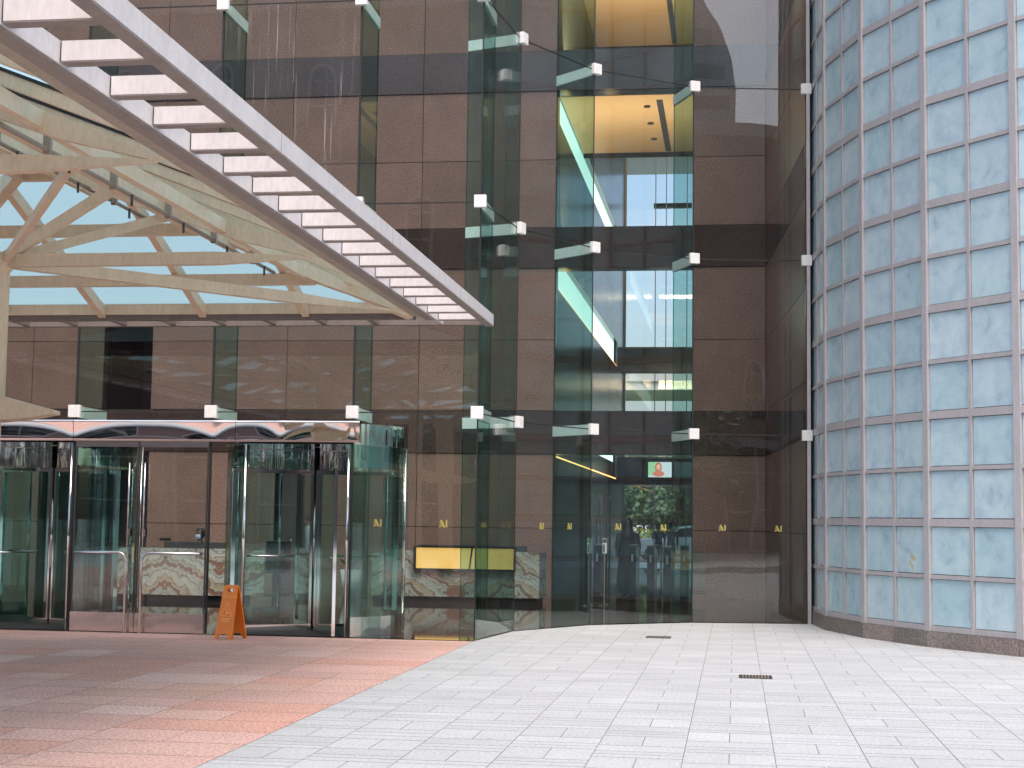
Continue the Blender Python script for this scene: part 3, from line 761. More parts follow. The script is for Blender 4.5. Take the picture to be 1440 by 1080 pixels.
# black glazing gaskets on the right slope rafters
for v in vs_r:
    top = min(half, VB - v, v - VFr)
    if top > .3: MB().bar((E0, v - .048, ZE + .006), (E0 - top, v - .048, ZE + .006 + S * top), .012, .024).build("gasket", "sealant", cp)
# trusses at the columns
def truss(tip, node, mid):
    tip, node = Vector(tip), Vector(node); d = node - tip
    pl = tip + d * .30
    MB().bar(tip, pl, .03, .02, .09, .12).build("tie_beam", "beam_beige", cp)
    MB().bar(pl, node, .09, .12).build("tie_beam", "beam_beige", cp)
    L = Vector((d.x, d.y)).length; dz = .345 * mid[1]
    top = tip + Vector((d.x, d.y, 0)) + Vector((0, 0, dz * L))
    a = tip + (top - tip) * .22
    MB().bar(tip + Vector((0, 0, .01)), a, .03, .02, .09, .15).build("truss_chord", "beam_beige", cp)
    MB().bar(a, top, .09, .15).build("truss_chord", "beam_beige", cp)
    w0 = tip + (top - tip) * mid[0]
    MB().bar(node, w0, .08, .10).build("strut", "beam_beige", cp)
for v in (14.05, 10.1, 6.2, 2.3):
    for s_ in (1, -1):
        tip = (-3.95 if s_ == 1 else mir(-3.95), v, 4.03); truss(tip, (UR + s_ * .1, v, 4.03), (.64, 1.0))
for s_ in (1, -1):
    truss((-3.97 if s_ == 1 else mir(-3.97), 17.74, 4.03), (UR + s_ * .1, 14.05, 4.03), (.60, .74))
for v in (14.05, 10.1, 6.2, 2.3):
    col = MB().lathe([(.24, 0), (.24, .03), (.165, .05), (.165, 2.49), (.19, 2.5), (.19, 3.93), (.21, 3.95), (.21, 4.10)], (UR, v, 0), 24).build("column", "beam_beige", cp, smooth=False)
    A = MB()
    for s_ in (1, -1):
        pts = [(0.1, 2.47), (.42, 2.49), (.74, 2.54), (.74, 2.575), (.14, 2.72)]
        for i, wv in enumerate((.22,)):
            P = [(UR + s_ * a, v - wv * (1 - .65 * a / .76) / 1, z) for a, z in pts] + [(UR + s_ * a, v + wv * (1 - .65 * a / .76), z) for a, z in pts]
            n = 5; A.add(P, [tuple(range(n)), tuple(range(n, 2 * n))[::-1]] + [(j, (j + 1) % n, n + (j + 1) % n, n + j) for j in range(n)])
    A.build("bracket", "beam_beige", col)
for d in (1.5, 2.6):
    for m in (lambda u: u, mir):
        MB().bar((m(-3.95 - d), 2.3, 4.03 + .345 * d - .02), (m(-3.95 - d), 17.74 - d, 4.03 + .345 * d - .02), .07, .10).build("longitudinal_beam", "beam_beige", cp)
for v in (12.1, 8.15, 4.25):
    for s_ in (1, -1):
        x0 = -3.95 if s_ == 1 else mir(-3.95)
        MB().bar((x0 - s_ * 1.5, v, 4.03 + .345 * 1.5), (UR + s_ * .15, v + 1.95, 4.03), .06, .08).build("strut", "beam_beige", cp)
# sprinkler pipes under the right slope with hangers
for d, r_ in ((1.25, .02), (2.3, .02)):
    pp = MB().tube([(E0 - d, VFr + d + .2, ZE - .33 + S * d), (E0 - d, VB - d - .3, ZE - .33 + S * d)], r_, 8).build("sprinkler_pipe", "pipe_grey", cp, smooth=True)
    for v in vs_r:
        if VFr + d + .3 < v < VB - d - .4:
            MB().box(E0 - d - .028, E0 - d + .028, v - .07, v - .03, ZE - .36 + S * d, ZE - .20 + S * d).build("pipe_hanger", "pipe_grey", pp)
            MB().tube([(E0 - d + .02, v + .3, ZE - .33 + S * d), (E0 - d + .02, v + .3, ZE - .43 + S * d)], .012, 6).build("sprinkler_head", "charcoal", pp)

# ================================================================== revolving doors
def revolving(cx, ang, label):
    cy = 21.40; R = 1.25; th = thing("revolving_door", (cx, cy, 0), label, "revolving door", "revolving doors")
    c = (cx, cy)
    for s_ in (1, -1):
        a0 = -math.radians(55); a2 = math.radians(50)
        if s_ == -1: a0, a2 = math.pi - a2, math.pi + math.radians(55)
        gl_ = MB().arc(c, R, a0, a2, .016, .03, 2.57, 20).build("drum_glass", "glass_drum", th, weld=True)
        for a in (a0, a2, (a0 + a2) / 2 + .25 * s_):
            x, y = cx + R * math.cos(a), cy + R * math.sin(a); MB().tube([(x, y, 0.02), (x, y, 2.57)], .022, 8).build("post", "chrome", gl_, smooth=True)
        MB().arc(c, R + .006, a0, a2, .028, .01, .27, 20).build("base_rail", "kick_steel", gl_, weld=True)
    MB().arc(c, R + .02, -math.radians(55), math.pi + math.radians(55), .05, 2.575, 2.86, 44).build("drum_header", "chrome_wavy", th, weld=True)
    poly = [(cx + (R - .04) * math.cos(a), cy + (R - .04) * math.sin(a)) for a in [math.radians(-55) + i * math.radians(290) / 40 for i in range(41)]]
    MB().prism(poly, 2.58, 2.66).build("drum_ceiling", "black_gloss", th)
    MB().prism(poly, .007, .016).build("floor_mat", "rubber", th)
    MB().arc(c, R - .05, math.radians(-55), math.pi + math.radians(55), .02, 2.27, 2.57, 44).build("inner_header", "chrome_wavy", th, weld=True)
    MB().tube([(cx, cy, .02), (cx, cy, 2.575)], .04, 12).build("centre_shaft", "chrome", th, smooth=True)
    for k in range(4):
        a = ang + k * math.pi / 2; d = Vector((math.cos(a), math.sin(a)))
        P = lambda r: (cx + d.x * r, cy + d.y * r)
        wg = MB().slab(P(.08), P(R - .12), .012, .10, 2.20).build("door_wing", "glass_drum", th)
        A = MB(); A.slab(P(R - .12), P(R - .05), .045, .02, 2.255); A.slab(P(.042), P(.08), .045, .02, 2.255)
        A.slab(P(.08), P(R - .12), .045, .02, .10); A.slab(P(.08), P(R - .12), .045, 2.20, 2.255)
        A.build("wing_frame", "chrome", wg)
        n = Vector((-d.y, d.x)) * .07; q = (P(R - .35)[0] + n.x, P(R - .35)[1] + n.y)
        MB().tube([(*P(R - .3), 1.05), (q[0], q[1], 1.05), (P(.35)[0] + n.x, P(.35)[1] + n.y, 1.05), (*P(.3), 1.05)], .014, 8).build("push_bar", "steel", wg, smooth=True)
    return th
revolving(-5.86, math.radians(28), "chrome and green glass revolving door right of the hinged doors, behind the orange caution sign")
revolving(-9.78, math.radians(62), "chrome and green glass revolving door at the left edge of the photo")

# ================================================================== hinged double door
dd = thing("double_door", (-8.04, 20.35, 0), "pair of hinged glass doors with steel kick plates and bent steel push bars", "door")
for s_, xa, xb in ((-1, -8.99, -8.085), (1, -8.065, -7.09)):
    lf = MB().box(xa + .02, xb - .02, 20.345, 20.357, .27, 2.52).build("door_leaf", "glass_pane", dd)
    MB().box(xa, xb, 20.33, 20.37, .012, .268).build("kick_plate", "kick_steel", lf, bev=.003)
    MB().box(xa, xb, 20.335, 20.367, 2.522, 2.595).build("top_rail", "steel", lf)
    A = MB(); A.box(xa, xa + .018, 20.338, 20.364, .27, 2.52); A.box(xb - .018, xb, 20.338, 20.364, .27, 2.52); A.build("edge_frame", "charcoal", lf)
    y = 20.25
    if s_ == -1: xv, xe = -8.18, -8.92
    else: xv, xe = -7.96, -7.15
    zt = 1.08; pts = [(xv, y, .01), (xv, y, zt - .13)] + [(xv + (xe - xv) / abs(xe - xv) * .11 * (1 - math.cos(t)), y, zt - .13 + .13 * math.sin(t)) for t in [math.pi / 2 * i / 6 for i in range(1, 7)]] + [(xe, y, zt), (xe, 20.345, zt)]
    MB().tube(pts, .019, 10).build("push_bar", "steel", lf, smooth=True)
    xr = xv + .03 * s_ * 0 + (-.0 if s_ == -1 else 0)
    MB().tube([(xr, 20.27, 1.16), (xr, 20.27, 2.30)], .011, 8).build("pull_rod", "steel", lf, smooth=True)
    MB().box(xr - .03, xr + .03, 20.29, 20.344, 1.30, 1.40).build("lock", "chrome", lf)

# ================================================================== caution sign
cs = thing("caution_sign", (-6.51, 19.74, 0), "orange folding wet-floor caution sign standing before the revolving door", "caution sign")
def rr(cx, cy, w, h, r, n=5):
    pts = []
    for qx, qy, a0 in ((1, 1, 0), (-1, 1, 90), (-1, -1, 180), (1, -1, 270)):
        for i in range(n + 1):
            a = math.radians(a0 + 90 * i / n); pts.append((cx + qx * (w / 2 - r) + r * math.cos(a), cy + qy * (h / 2 - r) + r * math.sin(a)))
    return pts
Hs = .70
ol = [(-.145, 0), (-.085, 0), (-.075, .045), (-.05, .065), (.05, .065), (.075, .045), (.085, 0), (.145, 0), (.115, Hs - .05), (.11, Hs - .015), (.095, Hs), (-.095, Hs), (-.11, Hs - .015), (-.115, Hs - .05)]
panel = outline([ol, rr(0, Hs - .062, .10, .045, .021)], .016)
tilt = math.radians(11.5); rz = math.radians(-22)
def place(vs, front):
    out = []
    for x, y, z in vs:
        t = tilt if front else -tilt
        y2 = y * math.cos(t) + (z - Hs) * math.sin(t); z2 = -y * math.sin(t) * 1 + (z - Hs) * math.cos(t) + Hs * math.cos(tilt)
        if front: y2 -= .010
        else: y2 += .010
        X = x * math.cos(rz) - y2 * math.sin(rz); Y = x * math.sin(rz) + y2 * math.cos(rz)
        out.append((-6.51 + X, 19.74 + Y, z2 + .004))
    return out
fp = MB().add(place(panel[0], True), panel[1]).build("front_panel", "orange", cs, bev=.002)
MB().add(place(panel[0], False), panel[1]).build("rear_panel", "orange", cs, bev=.002)
tv, tf = textmesh("CAUTION", .055)
MB().add(place([(x, y - .011, z + .53) for x, y, z in tv], True), tf).build("lettering", "orange_raised", fp)
sym = MB()
for a, b in (((-.085, .30), (0, .465)), ((0, .465), (.085, .30)), ((.085, .30), (-.085, .30))):
    sym.add(*(lambda m: (place(m.v, True), m.f))(MB().bar((a[0], -.011, a[1]), (b[0], -.011, b[1]), .006, .009)))
for pts, r in (([(-.02, .395), (-.012, .36), (.015, .335)], .008), ([(-.012, .36), (-.045, .345)], .005), ([(-.012, .37), (.02, .385)], .005), ([(.015, .335), (.045, .325)], .006), ([(.015, .335), (.0, .312)], .006)):
    m_ = MB().tube([(x, -.011, z) for x, z in pts], r, 6); sym.add(place(m_.v, True), m_.f)
m_ = MB().lathe([(.001, -.012), (.010, -.006), (.010, .006), (.001, .012)], (-.022, -.011, .415), 8); sym.add(place(m_.v, True), m_.f)
sym.build("warning_symbol", "orange_raised", fp)
for z, w_ in ((.262, .16), (.235, .13)):
    m_ = MB().box(-w_ / 2, w_ / 2, -.012, -.009, z - .008, z + .008); MB().add(place(m_.v, True), m_.f).build("raised_line", "orange_raised", fp)
MB().bar((-6.51 - .09 * math.cos(rz), 19.74 - .09 * math.sin(rz), Hs * math.cos(tilt)), (-6.51 + .09 * math.cos(rz), 19.74 + .09 * math.sin(rz), Hs * math.cos(tilt)), .028, .02).build("hinge", "orange", cs)

# ================================================================== drain grates
def grate(x, y, label):
    t = thing("drain_grate", (x, y, 0), label, "drain grate", "drain grates in the plaza")
    A = MB(); A.box(x - .17, x + .17, y - .165, y - .145, .001, .008); A.box(x - .17, x + .17, y + .145, y + .165, .001, .008)
    A.box(x - .17, x - .15, y - .145, y + .145, .001, .008); A.box(x + .15, x + .17, y - .145, y + .145, .001, .008); A.build("frame", "charcoal", t)
    MB().box(x - .15, x + .15, y - .145, y + .145, .0008, .0025).build("pit", "black", t)
    A = MB()
    for i in range(9): A.box(x - .135 + i * .0325, x - .135 + i * .0325 + .012, y - .145, y + .145, .0035, .0075)
    A.build("bars", "pipe_grey", t)
grate(-1.05, 21.8, "dark drain grate in the grey paving nearer the glass wall"); grate(.21, 16.55, "dark drain grate in the grey paving nearer the camera")

# ================================================================== reception desks
d1 = thing("reception_desk", (-10.3, 28.2, 0), "long veined marble reception desk with a seated masked receptionist behind it", "reception desk", "reception desks")
def desk(t, u0, u1, v0, dep, inset=False):
    MB().box(u0, u1, v0, v0 + .04, .12, .985).build("front", "marble", t)
    MB().box(u0 + .04, u1 - .001, v0 + .042, v0 + dep, .12, .98).build("body", "charcoal", t)
    MB().box(u1, u1 + .03, v0, v0 + dep, .12, .98).build("side", "marble", t)
    MB().box(u0 + .03, u1 - .03, v0 + .06, v0 + dep, .006, .118).build("base", "black", t)
    MB().box(u0 + .9, u1 - .25, v0 + .04, v0 + .32, .987, 1.10).build("counter_top", "charcoal", t)
desk(d1, -11.45, -9.13, 27.9, 1.0)
MB().box(-9.08, -8.72, 28.3, 28.35, .12, .985).build("rear_front", "marble", d1)
d2 = thing("reception_desk", (-5.2, 29.7, 0), "veined marble reception desk with a glowing gold panel, between glass corner and revolving door", "reception desk", "reception desks")
desk(d2, -6.9, -3.69, 29.3, 1.1)
A = MB(); A.box(-6.06, -4.10, 29.18, 29.298, .62, .655); A.box(-6.06, -4.10, 29.18, 29.298, 1.045, 1.075); A.box(-6.06, -6.01, 29.18, 29.298, .655, 1.045); A.box(-4.14, -4.10, 29.18, 29.298, .655, 1.045)
pf = A.build("panel_frame", "black_gloss", d2); MB().box(-6.01, -4.14, 29.20, 29.24, .655, 1.045).build("gold_panel", "gold_leaf", pf)
MB().bar((-4.98, 29.19, .655), (-4.93, 29.19, 1.045), .03, .03).build("divider", "black", pf)
# things on desk 1
mo = thing("monitor", (-10.6, 28.15, 1.1), "small black monitor on the left reception desk counter", "monitor")
MB().box(-10.72, -10.50, 28.14, 28.16, 1.115, 1.165).build("screen", "black", mo); MB().box(-10.63, -10.59, 28.13, 28.19, 1.102, 1.115).build("stand", "charcoal", mo)

# ================================================================== turnstiles
def turnstile(x, y, label, first=None):
    t = thing("turnstile", (x, y, 0), label, "turnstile", "turnstiles in the lobby")
    MB().box(x - .07, x + .07, y, y + 1.2, .008, 1.10).build("cabinet", "black_gloss", t, bev=.01)
    MB().box(x - .075, x + .075, y - .01, y + 1.21, 1.102, 1.13).build("top", "charcoal", t)
    MB().box(x - .02, x + .02, y - .008, y - .001, .8, .95).build("reader", "lamp_warm" if False else "tv_dim", t)
    MB().box(x + .075, x + .40, y + .55, y + .56, .15, 1.0).build("glass_flap", "glass_drum", t)
turnstile(-2.70, 30.8, "turnstile farthest left, beside the long-haired visitor"); turnstile(-2.0, 30.7, "turnstile just right of the long-haired visitor")
turnstile(-1.62, 30.3, "turnstile nearest the centre of the passage opening")
turnstile(-1.26, 29.3, "turnstile set nearer the glass, second from the right"); turnstile(-1.0, 31.0, "turnstile farthest right, beside the granite wall edge")
def stand(x, y, m, label):
    t = thing("sign_stand", (x, y, 0), label, "sign stand", "sign stands by the turnstiles")
    MB().lathe([(.14, 0), (.14, .015), (.02, .02)], (x, y, .007), 14).build("base", "steel", t); MB().tube([(x, y, .02), (x, y, 1.0)], .013, 8).build("pole", "steel", t)
    b_ = MB().box(x - .04, x + .04, y - .012, y + .002, .98, 1.26).build("board", "sign_white", t); MB().box(x - .037, x + .037, y - .016, y - .013, 1.18, 1.25).build("header", m, b_)
    MB().box(x - .03, x + .0, y - .016, y - .013, 1.0, 1.15).build("poster_figure", "cloth_navy" if m != "sign_green" else "cloth_teal", b_)
stand(-2.72, 29.3, "sign_green", "small notice stand with a green header near the left turnstile"); stand(-2.45, 29.6, "charcoal", "small white notice stand with a dark header near the left turnstile")

# ================================================================== screens on the far wall
tvb = thing("tv_screen", (-2.55, VF - .05, 3.1), "lit wall screen showing a smiling woman, above the back door", "screen")
y0 = VF - .06
MB().box(-2.97, -2.13, y0, VF - .005, 3.08, 3.64).build("casing", "black", tvb)
MB().box(-2.95, -2.15, y0 - .004, y0 - .001, 3.10, 3.62).build("display", "tv_pale", tvb)
MB().box(-2.95, -2.64, y0 - .008, y0 - .005, 3.17, 3.62).build("picture_left", "tv_green", tvb)
def disc(cx, cz, rx, rz_, y, n=20): 
    P = [(cx + rx * math.cos(2 * math.pi * i / n), cz + rz_ * math.sin(2 * math.pi * i / n)) for i in range(n)]
    m = MB(); m.add([(a, y, b) for a, b in P] + [(a, y + .002, b) for a, b in P], [tuple(range(n)), tuple(range(n, 2 * n))[::-1]] + [(i, (i + 1) % n, n + (i + 1) % n, n + i) for i in range(n)]); return m
disc(-2.60, 3.44, .115, .17, y0 - .012).build("picture_hair", "tv_hair", tvb); disc(-2.60, 3.22, .20, .10, y0 - .016).build("picture_dress", "tv_red", tvb)
disc(-2.60, 3.44, .07, .105, y0 - .020).build("picture_face", "tv_skin", tvb); disc(-2.60, 3.39, .03, .014, y0 - .024).build("picture_mouth", "lip", tvb)
tv2 = thing("tv_screen", (-1.85, VF - .05, 3.1), "dim wall screen to the right of the lit screen above the back door", "screen")
MB().box(-2.09, -1.30, y0, VF - .005, 3.08, 3.64).build("casing", "black", tv2); MB().box(-2.07, -1.32, y0 - .004, y0 - .001, 3.10, 3.62).build("display", "tv_dim", tv2)

# ================================================================== people
def person(name_loc, rz, label, hair="short", top="cloth_black", legs="cloth_black", skin="skin", pose="stand", H=1.65, dress=False, mask=False, holding=False, long_sleeve=False):
    loc = Vector(name_loc); s = H / 1.7
    root = thing("person", loc, label, "person")
    J_ = {"pelvis": (0, 0, .93), "waist": (0, 0, 1.08), "chest": (0, .01, 1.27), "neck": (0, .01, 1.44), "head0": (0, 0, 1.52)}
    for sd_, k in ((1, "l"), (-1, "r")):
        J_["hip" + k] = (.09 * sd_, 0, .90); J_["knee" + k] = (.10 * sd_, -.02, .49); J_["ank" + k] = (.10 * sd_, .02, .09); J_["toe" + k] = (.115 * sd_, -.15, .035)
        J_["sh" + k] = (.175 * sd_, .01, 1.40)
        if pose == "stand": J_["el" + k] = (.225 * sd_, .03, 1.13); J_["wr" + k] = (.225 * sd_, -.06, .89)
        elif pose == "phone": J_["el" + k] = (.23 * sd_, -.06, 1.15); J_["wr" + k] = (.07 * sd_, -.26, 1.30)
        elif pose == "sit":
            J_["knee" + k] = (.12 * sd_, -.42, .90); J_["ank" + k] = (.12 * sd_, -.44, .50); J_["toe" + k] = (.13 * sd_, -.58, .44)
            J_["el" + k] = (.24 * sd_, -.12, 1.18); J_["wr" + k] = (.10 * sd_, -.33, 1.20)
    E_ = [("pelvis", "waist"), ("waist", "chest"), ("chest", "neck"), ("neck", "head0")]
    for k in "lr": E_ += [("pelvis", "hip" + k), ("hip" + k, "knee" + k), ("knee" + k, "ank" + k), ("ank" + k, "toe" + k), ("chest", "sh" + k), ("sh" + k, "el" + k), ("el" + k, "wr" + k)]
    R_ = {"pelvis": (.15, .11), "waist": (.125, .095), "chest": (.155, .11), "neck": (.052, .055), "head0": (.05, .05), "hip": (.09, .09), "knee": (.058, .058), "ank": (.038, .04), "toe": (.042, .028), "sh": (.062, .062), "el": (.042, .042), "wr": (.028, .028)}
    names = list(J_); me = bpy.data.meshes.new("person_body")
    dz = -.43 if pose == "sit" else 0
    me.from_pydata([Vector(J_[n]) * s + Vector((0, 0, dz)) for n in names], [(names.index(a), names.index(b)) for a, b in E_], [])
    o = bpy.data.objects.new("tmpbody", me); COL.objects.link(o)
    o.modifiers.new("skin", 'SKIN'); sub = o.modifiers.new("sub", 'SUBSURF'); sub.levels = 2
    for i, n in enumerate(names):
        rx = R_.get(n) or R_[n[:-1]]
        me.skin_vertices[0].data[i].radius = (rx[0] * s, rx[1] * s); me.skin_vertices[0].data[i].use_root = (n == "pelvis")
    dg = bpy.context.evaluated_depsgraph_get(); ev = o.evaluated_get(dg); body = bpy.data.meshes.new_from_object(ev); bpy.data.objects.remove(o)
    bm = bmesh.new(); bm.from_mesh(body)
    # head with face
    hc = Vector((0, -.005, 1.60)) * s + Vector((0, 0, dz))
    hd = bmesh.ops.create_icosphere(bm, subdivisions=3, radius=1)["verts"]
    for v in hd:
        x, y, z = v.co; w_ = .074 * (1 - .18 * max(0, -z)); 
        nose = .018 * math.exp(-((x / .16) ** 2 + ((z + .15) / .2) ** 2)) if y < 0 else 0
        v.co = hc + Vector((x * w_, y * .092 - nose - (.006 if (y < 0 and z < -.4) else 0), z * .112)) * s
    for sd_ in (1, -1):     # ears, hands
        e = bmesh.ops.create_icosphere(bm, subdivisions=1, radius=1)["verts"]
        for v in e: v.co = hc + Vector((sd_ * .075 + v.co.x * .009, .005 + v.co.y * .018, v.co.z * .03 - .01)) * s
        k = "l" if sd_ == 1 else "r"; w0 = Vector(J_["wr" + k]) * s + Vector((0, 0, dz)); el = Vector(J_["el" + k]) * s + Vector((0, 0, dz)); d = (w0 - el).normalized()
        sideways = Vector((1, 0, 0)) if pose == "stand" else Vector((0, 0, 1)); a_ = d.cross(sideways).normalized(); b_ = d.cross(a_).normalized()
        pm = bmesh.ops.create_icosphere(bm, subdivisions=2, radius=1)["verts"]; pc = w0 + d * .05 * s
        for v in pm: v.co = pc + (d * v.co.x * .052 + a_ * v.co.y * .038 + b_ * v.co.z * .016) * s
        for fi in range(5):
            m_ = MB()
            if fi < 4:
                st = pc + (d * .035 + a_ * (fi - 1.5) * .019) * s; ln = (.062, .074, .070, .055)[fi] * s
                m_.tube([st, st + d * ln * .5 + b_ * .008, st + d * ln * .9 + b_ * .028], [.0088 * s, .008 * s, .006 * s], 6)
            else:
                st = pc + (-d * .02 + a_ * .034) * s; m_.tube([st, st + (a_ * .025 + d * .02) * s, st + (a_ * .03 + d * .05 + b_ * .01) * s], [.010 * s, .009 * s, .007 * s], 6)
            vs = [bm.verts.new(p) for p in m_.v]
            for f_ in m_.f: bm.faces.new([vs[i] for i in f_])
    bm.to_mesh(body); bm.free()
    for m in (top, legs, skin, "black"): body.materials.append(MT[m])
    for p in body.polygons:
        z = p.center.z / s - dz / s; x = abs(p.center.x) / s; p.use_smooth = True
        y_ = p.center.y / s
        if z > 1.45: i = 2
        elif z > 1.40 and x < .07: i = 2
        elif pose == "sit": i = 0 if z > 1.0 else 1
        elif z < .085: i = 3
        elif x > .17 and z < 1.3 and z > .7 or (pose == "phone" and (y_ < -.14 and z > 1.0 or x > .16)): i = 0 if long_sleeve and z > .95 else 2
        elif z > .98: i = 0
        else: i = 1
        p.material_index = i
    M = Matrix.Translation(loc) @ Matrix.Rotation(rz, 4, 'Z'); body.transform(M)
    bo = bpy.data.objects.new("body", body); COL.objects.link(bo); bo.parent = root; bo.matrix_parent_inverse = Matrix.Translation(-loc)
    def child(mb, nm, mt, smooth=True):
        mb.v = [tuple(M @ Vector(p)) for p in mb.v]; c_ = mb.build(nm, mt, bo, smooth=smooth)
        c_.matrix_parent_inverse = Matrix.Identity(4); c_.matrix_basis = Matrix.Identity(4); c_.matrix_parent_inverse = Matrix.Identity(4)
        c_.parent = bo; return c_
    h = MB(); n = 18; rows = []
    hz0 = hc.z
    prof = [(.001, .128), (.04, .122), (.068, .095), (.083, .05), (.086, .01), (.080, -.035), (.06, -.06)] if hair != "long" else [(.001, .135), (.045, .127), (.078, .095), (.094, .04), (.10, -.05), (.125, -.16), (.15, -.26), (.14, -.34), (.08, -.35)]
    vs = []
    for r_, z in prof:
        for j in range(n):
            t = 2 * math.pi * j / n; cut = math.sin(t) < -.35 and z < .055      # open in front for the face
            rr_ = r_ * (.80 if cut else 1.04); yy = math.sin(t) * rr_ * 1.22 + .014
            if cut: yy = max(yy, -.055)
            vs.append(Vector((math.cos(t) * rr_, yy, z)) * s + hc)
    m = len(prof); h.add(vs, [(i * n + j, i * n + (j + 1) % n, (i + 1) * n + (j + 1) % n, (i + 1) * n + j) for i in range(m - 1) for j in range(n)] + [tuple(range(n))[::-1], tuple((m - 1) * n + j for j in range(n))])
    child(h, "hair", "hair")
    e = MB()
    for sd_ in (1, -1): e.lathe([(.001, -.007), (.009, 0), (.001, .007)], tuple(hc + Vector((sd_ * .028, -.083, .012)) * s), 8)
    child(e, "eyes", "black")
    if dress:
        dm = MB(); dm.lathe([(.27, .06), (.25, .4), (.21, .8), (.155, 1.05), (.19, 1.25), (.205, 1.38), (.12, 1.46)], (0, .0, 0), 24, (1, .78)); dm.v = [(x * s, y * s, z * s) for x, y, z in dm.v]; child(dm, "dress", top)
        for k in "lr":
            a, b_, c_ = [Vector(J_[q + k]) * s for q in ("sh", "el", "wr")]; child(MB().tube([a, b_, c_], [.085 * s, .075 * s, .06 * s], 10), "sleeve", top)
    if mask:
        mk = MB(); P = []
        for z, yb, w_ in ((.0, -.112, .045), (-.03, -.118, .055), (-.065, -.105, .05), (-.095, -.085, .035)):
            for t in (-1, -.5, 0, .5, 1): P.append(hc + Vector((t * w_ * 1.2, yb + .045 * t * t, z)) * s)
        P2 = [p + Vector((0, .006, 0)) for p in P]
        fs = [(i * 5 + j, i * 5 + j + 1, i * 5 + j + 6, i * 5 + j + 5) for i in range(3) for j in range(4)]
        mk.add(P + P2, fs + [tuple(20 + q for q in f_[::-1]) for f_ in fs]); child(mk, "face_mask", "mask_blue")
    if holding: child(MB().box(-.035, .035, -.345, -.335, 1.26, 1.41), "phone", "phone", False)
    return root
person((-2.29, 33.7, 0), math.radians(180), "long-haired woman in a loose black dress seen from behind among the turnstiles", hair="long", dress=True, H=1.62)
person((-2.44, 50.4, 0), math.radians(175), "person in dark tank top and khaki trousers holding a phone up by the back door", top="cloth_navy", legs="cloth_khaki", pose="phone", H=1.52, holding=True)
person((-2.0, 49.3, 0), math.radians(190), "dim figure in teal-grey clothes standing right of the person with the phone", top="cloth_teal", legs="cloth_teal", H=1.55, long_sleeve=True)
person((-10.23, 29.0, .10), math.radians(-20), "seated receptionist with short hair and a pale blue face mask behind the left marble desk", top="cloth_navy", skin="skin_dark", pose="sit", H=1.66, mask=True, long_sleeve=True)
person((-8.52, 30.7, 0), math.radians(100), "man in a pale blue shirt and black trousers standing inside beyond the revolving door", top="cloth_blue", legs="cloth_black", H=1.68, long_sleeve=True)  # added figure, stands in for the reflection of someone outside
ch = thing("office_chair", (-10.23, 29.1, 0), "black office chair under the masked receptionist", "chair")
MB().box(-10.45, -10.01, 28.82, 29.26, .40, .47).build("seat", "black", ch, bev=.02); MB().box(-10.43, -10.03, 29.27, 29.33, .50, 1.0).build("backrest", "black", ch, bev=.02)
MB().tube([(-10.23, 29.04, .09), (-10.23, 29.04, .40)], .03, 10).build("post", "steel", ch); A = MB()
for i in range(5): a = i * 1.2566; A.bar((-10.23, 29.04, .09), (-10.23 + .28 * math.cos(a), 29.04 + .28 * math.sin(a), .05), .05, .04)
A.build("base", "black", ch)
pd = thing("speaker_cabinet", (-9.45, 31.0, 0), "black cabinet standing in the lobby beside the man in the blue shirt", "cabinet")
MB().box(-9.4, -9.0, 30.6, 31.0, .45, 1.10).build("box", "black", pd, bev=.01); MB().box(-9.25, -9.15, 30.75, 30.85, .03, .45).build("leg", "black", pd); MB().box(-9.4, -9.0, 30.6, 31.0, .007, .03).build("foot", "black", pd)
# plants inside, beside the desk
pl = thing("potted_plant", (-7.55, 30.3, 0), "green leafy plant in a white pot inside, right of the man in the blue shirt", "plant")
MB().lathe([(.16, 0), (.22, .55), (.20, .56), (.001, .50)], (-7.55, 30.3, .007), 20).build("pot", "pot_white", pl, smooth=True)
A = MB(); rl = random.Random(4)
for i in range(26):
    a = rl.uniform(0, 6.28); L_ = rl.uniform(.35, .75); c_ = Vector((math.cos(a), math.sin(a), 0)); p0 = Vector((-7.55, 30.3, .52))
    pts = [p0 + c_ * L_ * t * .7 + Vector((0, 0, L_ * (1.2 * t - .75 * t * t))) for t in (0, .33, .66, 1)]
    sd_ = c_.cross(Vector((0, 0, 1))); w_ = (.012, .035, .03, .004); vs = []
    for p, q in zip(pts, w_): vs += [p + sd_ * q, p - sd_ * q]
    A.add(vs, [(0, 1, 3, 2), (2, 3, 5, 4), (4, 5, 7, 6)])
A.build("leaves", "leaf", pl)

